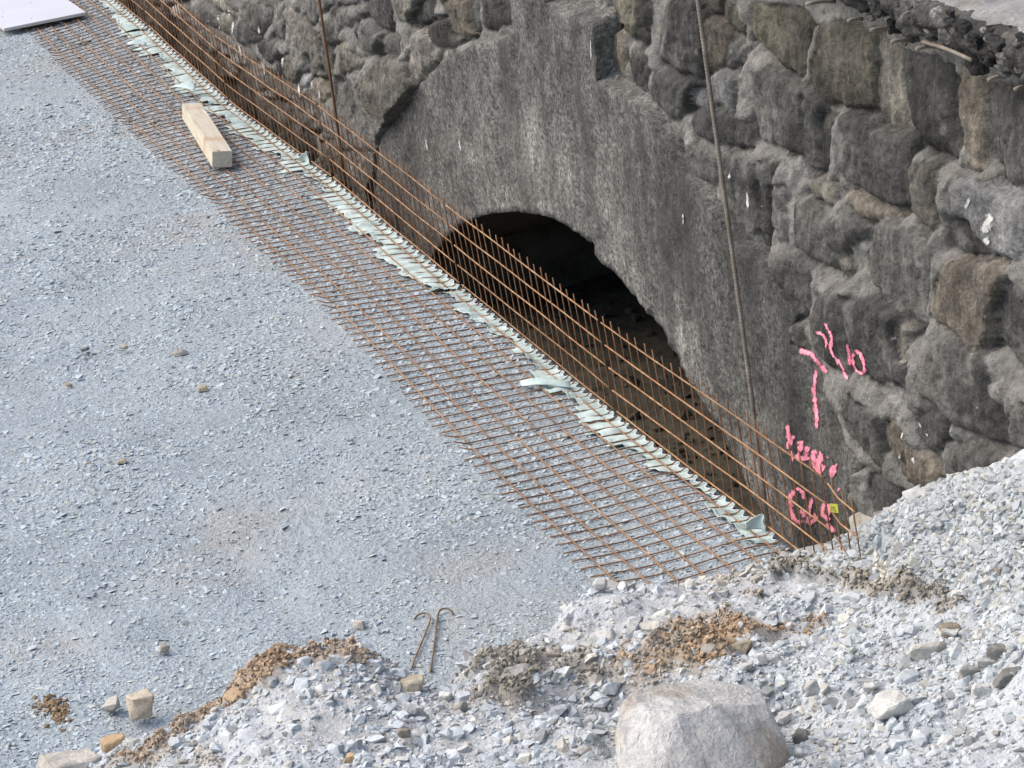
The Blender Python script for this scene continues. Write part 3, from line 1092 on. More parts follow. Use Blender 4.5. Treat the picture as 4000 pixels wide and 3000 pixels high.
graffiti = empty('pink_graffiti', tuple(wall.location))
graffiti.parent = wall
graffiti.location = (0, 0, 0)
for cf, pts, w in marks:
    v, f, e = ribbon(cf(pts), w * 1.45, 3.0, 8, 0.2)
    if f:
        obj('paint_stroke', mesh('paint_stroke', wloc(v), f, [MPAINT], True, cols=np.repeat(np.array(e)[:, None], 3, 1)), graffiti)

# pale lime runs down the stones
runs = [(c1, (985, 165), (985, 250), 9), (c1, (985, 260), (1000, 335), 4), (c1, (1140, 215), (1130, 380), 5), (c1, (1410, 270), (1425, 385), 6), (c1, (1095, 80), (1100, 200), 4),
        (c1, (1200, 470), (1235, 620), 6), (c1, (1445, 625), (1455, 760), 6), (c1, (1475, 650), (1470, 850), 4), (c1, (1672, 600), (1668, 740), 10), (c1, (1840, 870), (1858, 1070), 7),
        (c1, (1995, 850), (1985, 960), 5), (c1, (2075, 980), (2068, 1080), 7), (c1, (1255, 640), (1262, 700), 8), (c1, (1320, 220), (1330, 300), 3), (c1, (400, 470), (395, 560), 5),
        (c2, (60, 850), (50, 980), 4), (c2, (140, 960), (130, 1070), 5), (c2, (392, 1095), (395, 1150), 6), (c2, (450, 770), (425, 835), 4),
        (c2, (1640, 1480), (1665, 1640), 4), (c6, (1790, 140), (1755, 240), 10), (c6, (1960, 270), (1900, 430), 26), (c6, (1900, 440), (1930, 520), 18), (c6, (40, 90), (48, 240), 6),
        (c7, (1005, 615), (1010, 640), 6), (c7, (1000, 705), (1010, 735), 7), (c7, (1845, 770), (1855, 810), 8), (c7, (1715, 750), (1720, 775), 6), (c7, (1375, 885), (1420, 960), 4), (c7, (1430, 975), (1480, 1025), 4),
        (c7, (1265, 970), (1250, 1050), 8), (c7, (1335, 1170), (1360, 1235), 8), (c7, (1240, 1135), (1235, 1200), 5), (c7, (1760, 1000), (1760, 1020), 6), (c7, (1795, 1000), (1795, 1015), 6),
        (c4, (1530, 470), (1520, 560), 9), (c4, (1715, 690), (1730, 870), 5), (c4, (1025, 900), (1025, 1060), 3), (c4, (300, 1490), (320, 1560), 8), (c3, (300, 420), (308, 640), 3), (c2, (1280, 1480), (1310, 1640), 3)]
parts, ecol = [], []
for cf, a, b, w in runs:
    v, f, e = ribbon(cf([a, b]), w * 1.7, 4, 6, 0.3)
    if f:
        parts.append((np.array(v), f))
        ecol += e
v, f = merge(parts)
o = obj('lime_streaks', mesh('lime_streaks', wloc(v), f, [MLIME], True, cols=np.repeat(np.array(ecol)[:, None], 3, 1)), wall)
o['kind'] = 'stuff'


# ------------------------------------------------------------------ rocks
def rock_mesh(name, pts, mat, sub=3, amp=0.05, seed=0, freq=3.0, bev=0.05):
    pts = np.asarray(pts, float)
    bm = bmesh.new()
    for q in pts:
        bm.verts.new(q)
    bmesh.ops.convex_hull(bm, input=bm.verts)
    bmesh.ops.delete(bm, geom=[v for v in bm.verts if not v.link_faces], context='VERTS')
    size = np.ptp(pts, axis=0).mean()
    bmesh.ops.dissolve_limit(bm, angle_limit=0.12, verts=bm.verts[:], edges=bm.edges[:])
    bmesh.ops.bevel(bm, geom=bm.edges[:], offset=bev * size, segments=1, affect='EDGES', clamp_overlap=True)
    bmesh.ops.triangulate(bm, faces=bm.faces[:])
    for _ in range(sub):
        es = [e for e in bm.edges if e.calc_length() > size * 0.09]
        if not es:
            break
        bmesh.ops.subdivide_edges(bm, edges=es, cuts=1)
        bmesh.ops.triangulate(bm, faces=bm.faces[:])
    bm.normal_update()
    P = np.array([v.co[:] for v in bm.verts])
    Nn = np.array([v.normal[:] for v in bm.verts])
    q = P / size * freq
    d = amp * size * (0.7 * fbm(q[:, 0] + seed, q[:, 1], q[:, 2], 4, seed) + 0.3 * np.round(2 * fbm(q[:, 0] * 0.7, q[:, 1] * 0.7 + seed, q[:, 2] * 2.2, 2, seed + 5)) / 2)
    P = P + Nn * d[:, None]
    for v, c in zip(bm.verts, P):
        v.co = c
    me = bpy.data.meshes.new(name)
    bm.to_mesh(me)
    bm.free()
    me.materials.append(mat)
    me.polygons.foreach_set('use_smooth', np.full(len(me.polygons), False))
    return me


def rock_pts(n, seed, dims):
    r = np.random.default_rng(seed)
    p = r.normal(size=(n, 3))
    p /= np.abs(p).max(axis=1)[:, None]
    p = np.sign(p) * np.abs(p) ** 0.8 * r.uniform(0.72, 1.0, (n, 1))
    q = np.array([(a, b, c) for a in (-1, 1) for b in (-1, 1) for c in (-1, 1)]) * r.uniform(0.30, 0.92, (8, 3))
    p = np.concatenate([p[:max(5, n - 6)], q])
    p[:, 0] += 0.22 * r.normal() * p[:, 2]
    p[:, 1] += 0.22 * r.normal() * p[:, 2]
    p[:, 2] += 0.15 * r.normal() * p[:, 1]
    t = r.uniform(-0.25, 0.25)
    p[:, :2] = p[:, :2] @ np.array([[math.cos(t), -math.sin(t)], [math.sin(t), math.cos(t)]])
    return p * np.array(dims) * 0.5


# coping along the top of the wall
def coping():
    xs = np.arange(9.5, 15.2, 0.016)
    prof = [(0.60, 2.36), (0.44, 2.40), (0.36, 2.43), (0.335, 2.48), (0.35, 2.54), (0.40, 2.575), (0.55, 2.585), (0.75, 2.58), (0.95, 2.57), (1.0, 2.50)]
    prof = [(y + 0.20, z - 0.095) for y, z in prof]
    pr = np.array(prof)
    tt = np.linspace(0, len(pr) - 1, 46)
    prof = np.stack([np.interp(tt, np.arange(len(pr)), pr[:, k]) for k in (0, 1)], 1)
    V = []
    for x in xs:
        e = 0.045 * float(fbm(x * 3.1, 0, 0, 4, 101))
        for k, (y, z) in enumerate(prof):
            f = 1.0 if 5 <= k <= 29 else 0.25
            V.append((x, y + f * (e + 0.045 * float(fbm(x * 9, y * 9, z * 9, 5, 103, 0.6))), z + f * 0.022 * float(fbm(x * 9, y * 9, z * 9, 4, 104))))
    return V, grid_faces(len(xs), len(prof))


v, f = coping()
cop = obj('coping', mesh('coping', wloc(v), f, [MCOP, MWS], True, (f[:, 0] % 46 < 25).astype(int)), wall, (0.075, 0.070, 0.060))
CXF = crop(2900, 0, 1100)
lumps = [(960, 40, 110, 90, DK), (1090, 60, 130, 130, DG), (1250, 70, 120, 130, DK), (1200, 200, 70, 130, DK), (1340, 110, 100, 150, DK), (1010, 130, 70, 60, BE), (1430, 180, 90, 90, DG), (1530, 120, 80, 110, PA), (1630, 105, 50, 50, DK),
         (1700, 230, 160, 120, DK), (1850, 330, 100, 110, DK), (1620, 290, 110, 100, GR), (1780, 240, 120, 120, DK), (2020, 360, 150, 140, DK), (1840, 500, 110, 110, DG), (1560, 350, 90, 70, BE), (2100, 470, 110, 130, GR), (1700, 380, 110, 80, DG),
         (1480, 260, 70, 60, PA), (1950, 470, 90, 110, DK), (2180, 380, 80, 110, GR), (2050, 560, 90, 70, GR), (2190, 520, 60, 80, PA), (1340, 300, 70, 60, DK), (1260, 330, 60, 40, BR), (1720, 310, 60, 60, PA), (1900, 240, 50, 40, PA), (1420, 40, 60, 60, DG), (880, 20, 60, 60, DG), (1150, 150, 60, 50, GR), (1930, 300, 60, 50, BE), (2200, 300, 90, 60, DG)]
for i, (x, y, w, h, col) in enumerate(lumps):
    u, v = CXF([(x, y)])[0]
    c = hity(u, v, 0.56)
    s = 0.4973 / 880.0
    me = rock_mesh('coping_stone', rock_pts(14, 300 + i, (w * s * 1.9, h * s * 1.15, h * s * 1.2)), MWS, 3, 0.13, i)
    o = obj('coping_stone', me, wall, tuple(q * (0.55 if col in (DK, DG) else 1.25) for q in col))
    o.location = Vector(c) - Vector((7.5, YW, 0))
sticks = [((500, 35), (700, 12), BE), ((830, 168), (930, 150), BE), ((1005, 240), (1150, 228), LI), ((1365, 390), (1500, 368), BE), ((1930, 632), (2050, 605), BR), ((2138, 705), (2260, 680), TN), ((1170, 330), (1320, 325), DK), ((1420, 330), (1750, 450), TN)]
for a, b, col in sticks:
    (u0, v0), (u1, v1) = CXF([a, b])
    e = hity(u1, v1, 0.57)
    L = (u1 - u0) / 830.0
    # free end lies out from the wall face, at the place where it shows
    s0 = hity(u0, v0, 0.57 - L)
    if a == (1420, 330):
        s0 = hity(u0, v0, 0.53)
        e = hity(u1, v1, 0.53)
    V, F = tube([s0 + (e - s0) * t + np.array([0, 0, 0.006 * math.sin(t * 3)]) for t in np.linspace(0, 1.15, 6)], 0.0085, 7)
    obj('reinforcement_stub', mesh('reinforcement_stub', wloc(V), F, [MROD], True), wall)

# road behind the coping
xs = np.arange(9.5, 30, 0.12)
ys_ = np.concatenate([np.arange(1.17, 3.0, 0.08), np.arange(3.0, 60, 3)])
X, Y = np.meshgrid(xs, ys_, indexing='ij')
Z = 2.45 + 0.02 * fbm(X * 2, Y * 2, 0, 4, 120)
cc = 0.20 + 0.05 * fbm(X, Y, 0, 3, 121)
cols = np.stack([cc * 1.02, cc * 0.98, cc * 0.9], -1).reshape(-1, 3)
tag(obj('road', mesh('road', np.stack([X, Y, Z], -1).reshape(-1, 3), grid_faces(len(xs), len(ys_)), [MTOP], True, cols=cols)), 'dusty track surface on top of the wall', None, None, 'structure')

# ------------------------------------------------------------------ heap of gravel and spoil
crest1 = [(440, 2935, .05), (560, 2890, .09), (660, 2860, .12), (760, 2800, .15), (880, 2710, .19), (950, 2640, .22), (1040, 2580, .25), (1110, 2525, .29), (1200, 2555, .28), (1330, 2545, .26), (1470, 2585, .23),
          (1560, 2640, .19), (1700, 2712, .14)]
crest3 = [(1850, 2775, .19), (2000, 2778, .22), (2150, 2772, .24), (2250, 2808, .25), (2330, 2855, .26), (2420, 2925, .27), (2500, 2995, .28)]
crest2 = [(1770, 2690, .07), (1830, 2580, .14), (1990, 2530, .17), (2100, 2465, .17), (2180, 2395, .16), (2260, 2325, .17), (2340, 2285, .18), (2430, 2298, .11), (2560, 2292, .05), (2720, 2265, .05), (2880, 2225, .08), (3000, 2200, .09), (3080, 2178, .09)]
inner = [(1000, 2750, .25), (1300, 2700, .29), (1500, 2800, .26), (1000, 2950, .25), (1400, 2990, .3), (1800, 2900, .24), (2000, 2990, .26), (2400, 2990, .2), (700, 2960, .15), (520, 3000, .09), (800, 3100, .2), (1500, 3200, .32),
         (2100, 2880, .25), (2250, 2920, .27), (2000, 2620, .17), (2150, 2690, .13), (2300, 2570, .16), (2500, 2420, .14), (2700, 2400, .19), (2900, 2380, .2), (3000, 2480, .2), (2600, 2580, .2), (3100, 2300, .15), (3300, 2250, .21),
         (3470, 2190, .33), (3500, 2320, .31), (3700, 2100, .46), (3700, 2320, .34), (3900, 2000, .66), (3950, 2300, .48), (3800, 2480, .36), (3990, 2600, .42), (3500, 2450, .29), (3300, 2520, .29), (3200, 2650, .27), (3500, 2700, .29), (3800, 2750, .33),
         (3200, 2850, .2), (3150, 2800, .13), (3400, 2900, .28), (3700, 2950, .32), (3990, 2900, .38), (3000, 2990, .25), (2600, 2990, .22), (2800, 2720, .2), (4200, 2300, .7), (4300, 2800, .5), (3600, 3200, .4), (2600, 3200, .3), (3200, 2190, .08), (3300, 2140, .17), (3360, 2085, .34), (3400, 2055, .43), (3450, 2030, .47), (3520, 2090, .45), (3440, 2130, .36)]
cp = [hitz(u, v, z) for u, v, z in crest1 + crest2 + crest3 + inner]
for u, v, z in crest3[3:]:
    p = hitz(u, v, z)
    d = ray(u, v)[:2]
    d = d / np.linalg.norm(d)
    q = p[:2] + d * 0.26
    cp.append(np.array([q[0], q[1], 0.0]))
for u, v, z in crest1 + crest2:
    p = hitz(u, v, z)
    d = ray(u, v)[:2]
    d = d / np.linalg.norm(d)
    q = p[:2] + d * ((z + 0.05) / math.tan(math.radians(41)))
    cp.append(np.array([q[0], q[1], -0.05]))
    q = q + d * 0.35
    cp.append(np.array([q[0], q[1], -0.16]))
cp += [np.array(p) for p in ((10.83, .5, -.30), (11.41, .5, .06), (11.93, .5, .36), (12.3, .5, .57), (12.75, .5, .82), (13.4, .5, 1.0), (14.2, .5, 1.05), (10.3, .5, -.55), (10.2, .1, -.4), (15.5, .3, .6), (16, -1.5, .2), (16, -3, -.1), (14.5, -4, -.1), (12.5, -4.2, -.15), (11.5, -4, -.2), (10.8, -3.4, -.2), (11.3, -3.3, -.12))]
cp = np.array(cp)
dm = np.linalg.norm(cp[:, None, :2] - cp[None, :, :2], axis=-1)
phi = lambda r: np.sqrt(r * r + 0.02 ** 2)
A = np.block([[phi(dm) - 0.012 * np.eye(len(cp)), np.ones((len(cp), 1)), cp[:, :2]], [np.ones((1, len(cp))), np.zeros((1, 3))], [cp[:, :2].T, np.zeros((2, 3))]])
wts = np.linalg.solve(A, np.concatenate([cp[:, 2], [0, 0, 0]]))


def heap_base(x, y):
    x, y = np.asarray(x, float), np.asarray(y, float)
    sh = x.shape
    P = np.stack([x.ravel(), y.ravel()], 1)
    out = np.empty(len(P))
    for i in range(0, len(P), 20000):
        Q = P[i:i + 20000]
        r = np.linalg.norm(Q[:, None] - cp[None, :, :2], axis=-1)
        out[i:i + 20000] = phi(r) @ wts[:-3] + wts[-3] + Q @ wts[-2:]
    return out.reshape(sh)


def heap_z(x, y):
    z = heap_base(x, y)
    b = 0.035 * fbm(x * 2.6, y * 2.6, 0, 3, 131) + 0.013 * fbm(x * 11, y * 11, 0, 3, 133) + 0.006 * fbm(x * 34, y * 34, 0, 2, 135)
    return z + b * sstep(-0.06, 0.12, z)


# patches of clay and soil, outlined where they lie
soil_px = [
    ('orange', [(400, 2960), (560, 2890), (660, 2850), (740, 2800), (860, 2700), (940, 2610), (1000, 2580), (1030, 2520), (1105, 2495), (1150, 2535), (1290, 2520), (1440, 2540), (1500, 2585), (1300, 2590), (1180, 2600), (1110, 2640), (1000, 2690), (930, 2750), (800, 2850), (640, 2900), (520, 2960)]),
    ('brown', [(1770, 2700), (1820, 2590), (1900, 2550), (2000, 2520), (2120, 2560), (2200, 2590), (2280, 2560), (2330, 2610), (2250, 2680), (2180, 2730), (2000, 2720), (1880, 2730)]),
    ('orange', [(2350, 2580), (2470, 2520), (2560, 2480), (2600, 2430), (2700, 2410), (2820, 2370), (2960, 2350), (3080, 2360), (3160, 2410), (3260, 2440), (3180, 2460), (3060, 2440), (2980, 2480), (2900, 2510), (2820, 2560), (2700, 2560), (2600, 2600), (2450, 2640)]),
    ('brown', [(2960, 2220), (3070, 2200), (3200, 2215), (3290, 2235), (3420, 2260), (3560, 2285), (3680, 2310), (3790, 2340), (3700, 2370), (3560, 2360), (3400, 2340), (3260, 2300), (3130, 2270), (3000, 2260)]),
    ('tan', [(1800, 2740), (2000, 2560), (2250, 2480), (2350, 2560), (2600, 2560), (2750, 2580), (2600, 2650), (2400, 2700), (2300, 2740), (2100, 2770)]),
    ('tan', [(3330, 2230), (3450, 2200), (3560, 2250), (3500, 2290), (3380, 2280)]),
    ('tan', [(380, 2960), (700, 2900), (800, 2960), (900, 3010), (300, 3010)]),
    ('tan', [(2530, 2260), (2700, 2250), (2900, 2225), (3000, 2250), (2900, 2280), (2700, 2300)]),
]
SOIL = {'orange': (0.37, 0.262, 0.165), 'brown': (0.265, 0.235, 0.185), 'tan': (0.38, 0.345, 0.29)}


def soil_mask(P):
    u, v = project(P)
    u = u + 48 * fbm(P[..., 0] * 6, P[..., 1] * 9, 0, 3, 141)
    v = v + 32 * fbm(P[..., 0] * 6, P[..., 1] * 9, 5, 3, 142)
    out = np.zeros(P.shape[:-1], int)
    for i, (k, poly) in enumerate(soil_px):
        out[in_poly(u, v, poly) & (out == 0)] = i + 1
    brk = fbm(P[..., 0] * 5.5, P[..., 1] * 5.5, 9, 3, 143)
    out[(brk > np.where(out == 3, 0.25, 0.5)) & (out > 1)] = 0
    return out


hx = np.arange(10.0, 16.6, 0.017)
hy = np.arange(-4.3, 0.52, 0.017)
X, Y = np.meshgrid(hx, hy, indexing='ij')
Z = heap_z(X, Y)
V = np.stack([X, Y, Z], -1)
sm = soil_mask(V)
Z = Z + np.where(np.isin(sm, [1, 2, 3, 4]), np.maximum(0, 0.010 + 0.028 * fbm(X * 15, Y * 15, 0, 4, 182)), 0)
V = np.stack([X, Y, Z], -1)
lum = 0.40 + 0.05 * fbm(X * 1.5, Y * 1.5, 0, 3, 151)
cols = np.stack([lum * 0.965, lum * 1.0, lum * 0.995], -1)
for i, (k, _) in enumerate(soil_px):
    m = sm == i + 1
    a = 0.85 + 0.3 * fbm(X * 14, Y * 14, 0, 3, 155)[..., None]
    cols[m] = (np.array(SOIL[k]) * a)[m]
wm = np.clip(fbm(X * 0.9, Y * 0.9, 0, 3, 158) * 1.2 - 0.25, 0, 1)[..., None] * (sm == 0)[..., None]
cols = cols * (1 - 0.5 * wm) + 0.5 * wm * np.array([0.37, 0.325, 0.265])
for _ in range(14):
    cc_ = cols.copy()
    cc_[1:-1, 1:-1] = (cols[1:-1, 1:-1] * 2 + cols[2:, 1:-1] + cols[:-2, 1:-1] + cols[1:-1, 2:] + cols[1:-1, :-2]) / 6
    cols = cc_
gz = np.where(Y < 0.02, slab_z(X, Y), -0.95)
F = grid_faces(len(hx), len(hy))
keep = (Z - gz).ravel()[F].max(1) > -0.06
F = F[keep]
used = np.unique(F)
remap = np.full(X.size, -1)
remap[used] = np.arange(len(used))
ho = obj('gravel_heap', mesh('gravel_heap', V.reshape(-1, 3)[used], remap[F], [MHEAP], True, cols=cols.reshape(-1, 3)[used]))
tag(ho, 'pale heap of gravel and spoil tipped across the near end of the mats', None, None, 'stuff')


def surf_z(x, y):
    g = slab_z(x, y)
    h = np.where((x > 10.0) & (x < 16.6) & (y > -4.3), heap_z(x, y), -1)
    return np.maximum(g, h), h > g


def scatter(name, variants, P, size, flat, cols, tilt, mat, sink):
    n = len(P)
    which = rng.integers(len(variants), size=n)
    Vs, Fs, Cs, off = [], [], [], 0
    yaw = rng.uniform(0, 2 * np.pi, n)
    t1, t2 = rng.normal(0, 1, n) * tilt, rng.normal(0, 1, n) * tilt
    cy, sy, c1_, s1, c2_, s2 = np.cos(yaw), np.sin(yaw), np.cos(t1), np.sin(t1), np.cos(t2), np.sin(t2)
    o, z = np.ones(n), np.zeros(n)
    Rz = np.stack([cy, -sy, z, sy, cy, z, z, z, o], 1).reshape(-1, 3, 3)
    Rx = np.stack([o, z, z, z, c1_, -s1, z, s1, c1_], 1).reshape(-1, 3, 3)
    Ry = np.stack([c2_, z, s2, z, o, z, -s2, z, c2_], 1).reshape(-1, 3, 3)
    RR = Rx @ Ry @ Rz
    for k, (hv, hf) in enumerate(variants):
        idx = np.where(which == k)[0]
        if not len(idx):
            continue
        sc = size[idx][:, None] * np.stack([np.ones(len(idx)), rng.uniform(0.6, 1, len(idx)), flat[idx]], 1)
        L = hv[None] * sc[:, None, :]
        Wd = np.einsum('nij,nkj->nki', RR[idx], L)
        lo = Wd[:, :, 2].min(1)
        hgt = Wd[:, :, 2].max(1) - lo
        Wd = Wd + P[idx][:, None, :]
        Wd[:, :, 2] += (-lo - hgt * sink)[:, None]
        m = len(hv)
        Vs.append(Wd.reshape(-1, 3))
        Fs.append((hf[None] + (off + np.arange(len(idx)) * m)[:, None, None]).reshape(-1, 3))
        Cs.append(np.repeat(cols[idx], m, axis=0))
        off += len(idx) * m
    return obj(name, mesh(name, np.concatenate(Vs), np.concatenate(Fs), [mat], False, cols=np.concatenate(Cs)))


def stone_cols(n, base=(0.335, 0.370, 0.378), dark=0.2):
    l = np.clip(rng.normal(1.03, 0.11, n), 0.7, 1.4)
    c = np.array(base)[None] * l[:, None]
    w = rng.random(n)
    c[w < 0.12] = c[w < 0.12] * np.array([1.05, 0.97, 0.85])
    c[w > 1 - 0.03 * dark / 0.2] *= np.array([0.66, 0.64, 0.60])
    return c


def fleece_edge(xs):
    xs = np.asarray(xs, float)
    cell = np.floor(xs / 0.0985)
    blk = np.floor((xs + 0.05 * vn(xs * 1.3, 0, 0, 224)) / 0.31)
    r = -(0.175 + 0.06 * _h(blk, blk * 0, blk * 0, 225) + 0.05 * vn(xs * 1.1, 0, 0, 210) + 0.03 * _h(cell, cell * 0, cell * 0, 220) + 0.010 * vn(xs * 30, 0, 0, 211))
    return r * (1 - 0.40 * sstep(0.35, 0.6, vn(xs * 0.9, 3, 0, 212)))


# chips lying on the platform
hv8 = [hull(8, s) for s in range(14)]
hv13 = [hull(15, 50 + s) for s in range(14)]
N = 300000
px = rng.uniform(-7.5, 13.5, N)
py = rng.uniform(-4.6, 0.0, N)
u, v = project(np.stack([px, py, 0 * px], 1))
dens = np.clip(0.58 + 0.55 * fbm(px * 0.8, py * 1.6, 0, 3, 161) + 0.45 * fbm(px * 3.5, py * 3.5, 0, 2, 163), 0.10, 1)
dens = np.where(py > -0.78, 0.95, dens)
dens *= np.where(px < 2, 0.75, 1.0)
m = (u > -250) & (u < 4100) & (v > -150) & (v < 3150) & (rng.random(N) < dens)
px, py = px[m], py[m]
z, isheap = surf_z(px, py)
m = ~isheap & ((py < fleece_edge(px)) | (px > 11.42) | (rng.random(len(px)) < 0.12))
px, py, z = px[m], py[m], z[m]
n = len(px)
sz = np.clip(rng.lognormal(math.log(0.0105), 0.38, n), 0.005, 0.03) * np.interp(px, [-6, 4, 12], [1.25, 1.1, 0.95])
co = stone_cols(n)
o = scatter('gravel', hv8, np.stack([px, py, z], 1), sz, rng.uniform(0.2, 0.45, n), co, 0.17, MCHIP, 0.42)
tag(o, 'loose grey stone chips spread over the platform', None, None, 'stuff')
print('chips', n)

# stones of the heap
N = 170000
px = rng.uniform(10.2, 15.5, N)
py = rng.uniform(-4.2, 0.46, N)
z, isheap = surf_z(px, py)
u, v = project(np.stack([px, py, z], 1))
s3 = soil_mask(np.stack([px, py, z], 1))
track = in_poly(u, v, [(3100, 2800), (3600, 2720), (4100, 2650), (4100, 3100), (2300, 3100), (2700, 2990)])
dens = np.clip(0.50 + 0.7 * fbm(px * 2.0, py * 2.0, 0, 3, 171), 0.22, 1)
dens = np.where(s3 > 0, 0.30, dens)
dens = np.where(track, dens * 0.6, dens)
pile = in_poly(u, v, [(3150, 2200), (3400, 2000), (4100, 1700), (4200, 2420), (3800, 2350), (3500, 2250)])
dens = np.where(pile, 1.0, dens)
m = isheap & (u > -200) & (u < 4200) & (v > 1500) & (v < 3200) & (rng.random(N) < dens)
px, py, z, pile, s3 = px[m], py[m], z[m], pile[m], s3[m]
n = len(px)
sz = np.clip(rng.lognormal(math.log(0.0075), 0.68, n), 0.003, 0.045)
sz = np.where(pile, np.clip(rng.lognormal(math.log(0.019), 0.3, n), 0.009, 0.04), sz)
co = stone_cols(n, (0.395, 0.412, 0.408), 0.6)
co[pile] *= 0.86
for i, (k, _) in enumerate(soil_px):
    mm = (s3 == i + 1) & (rng.random(n) < 0.7)
    co[mm] = np.array(SOIL[k]) * rng.uniform(0.8, 1.25, (mm.sum(), 1))
o = scatter('heap_gravel', hv13, np.stack([px, py, z], 1), sz, rng.uniform(0.4, 0.8, n), co, 0.40, MCHIP, 0.55)
tag(o, 'pale broken stones lying all over the gravel heap', None, None, 'stuff')
print('heap stones', n)

# crumbly clods of soil
N = 190000
px = rng.uniform(10.3, 14.5, N)
py = rng.uniform(-4.2, 0.3, N)
z, isheap = surf_z(px, py)
s3 = soil_mask(np.stack([px, py, z], 1))
m = (s3 > 0) & isheap
px, py, z, s3 = px[m], py[m], z[m], s3[m]
z = z + np.where(np.isin(s3, [1, 2, 3, 4]), np.maximum(0, 0.010 + 0.028 * fbm(px * 15, py * 15, 0, 4, 182)), 0)
keep = rng.random(len(px)) < np.where(s3 == 1, 1.0, np.where(np.isin(s3, [2, 3, 4]), 0.7, 0.25))
px, py, z, s3 = px[keep], py[keep], z[keep], s3[keep]
n = len(px)
co = np.array([SOIL[soil_px[i - 1][0]] for i in s3]) * rng.uniform(0.75, 1.2, (n, 1))
w_ = np.clip(0.35 + 0.9 * fbm(px * 5, py * 5, 0, 3, 186) + rng.normal(0, 0.2, n), 0, 1)[:, None] * np.where(s3 == 1, 0.55, 0.95)[:, None]
co = co * (1 - w_) + w_ * np.array([0.335, 0.305, 0.255])
sz = np.clip(rng.lognormal(math.log(0.0058), 0.5, n), 0.0025, 0.017)
crestw = np.isin(s3, [1])
o = scatter('soil_clods', [hull(12, 90 + s) for s in range(10)], np.stack([px, py, z], 1), sz, rng.uniform(0.7, 1.1, n), co, 1.0, MSOIL, 0.2)
print('clods', n)
tag(o, 'crumbly orange and brown clay clods along the crest of the heap', None, None, 'stuff')

# a small smear of clods on the platform at the lower left, and rubble on the vault floor
n = 260
pc = [hitz(u, v, 0.01) for u, v in zip(np.concatenate([rng.normal(190, 34, 130), rng.normal(230, 20, 130)]), np.concatenate([rng.normal(2742, 16, 130), rng.normal(2775, 16, 130)]))]
pc = np.array(pc)
pc[:, 2] = surf_z(pc[:, 0], pc[:, 1])[0]
o = scatter('clay_crumbs', hv8, pc, rng.uniform(0.004, 0.016, n), rng.uniform(0.6, 1, n), np.tile((0.26, 0.185, 0.11), (n, 1)) * rng.uniform(0.7, 1.2, (n, 1)), 1.0, MSOIL, 0.3)
tag(o, 'small smear of brown clay crumbs on the platform', None, None, 'stuff')
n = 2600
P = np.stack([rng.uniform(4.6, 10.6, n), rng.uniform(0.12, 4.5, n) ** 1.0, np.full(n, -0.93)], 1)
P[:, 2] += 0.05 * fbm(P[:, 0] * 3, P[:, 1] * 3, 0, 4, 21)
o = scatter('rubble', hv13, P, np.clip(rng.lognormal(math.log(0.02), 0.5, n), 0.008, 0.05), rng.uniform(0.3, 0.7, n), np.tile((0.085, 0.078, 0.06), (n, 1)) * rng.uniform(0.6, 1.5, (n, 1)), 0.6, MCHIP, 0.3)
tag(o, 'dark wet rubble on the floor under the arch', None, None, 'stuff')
n = 900
P = np.stack([rng.uniform(10.5, 14.5, n), rng.uniform(1.25, 3.2, n), np.full(n, 2.45)], 1)
o = scatter('road_gravel', hv8, P, np.clip(rng.lognormal(math.log(0.025), 0.5, n), 0.008, 0.09), rng.uniform(0.4, 0.9, n), np.tile((0.26, 0.245, 0.215), (n, 1)) * rng.uniform(0.6, 1.3, (n, 1)), 0.5, MCHIP, 0.3)
tag(o, 'loose stones on the track above the wall', None, None, 'stuff')


# ------------------------------------------------------------------ single rocks
def place_rock(name, u, v, w, h, z, label, tint=(1, 1, 1), seed=1, n=14, depth=0.85, cat='rock', amp=0.035, group=None):
    """(u, v) centre and (w, h) extent in the photograph, z height of its centre"""
    c = hitz(u, v + 0.06 * h, z)
    D = float(-(R[2] @ (c - CAM)))
    k = D / FPX
    me = rock_mesh(name, rock_pts(n, seed, (w * k * depth * 1.05, w * k * 1.08, h * k * 1.12)), MROCK, 2, amp, seed)
    o = obj(name, me, None, tint)
    o.location = c
    o.rotation_euler = (0, 0, math.atan2(R[0][1], R[0][0]) - math.pi / 2 + rnd.uniform(-0.2, 0.2))
    return tag(o, label, cat, group)


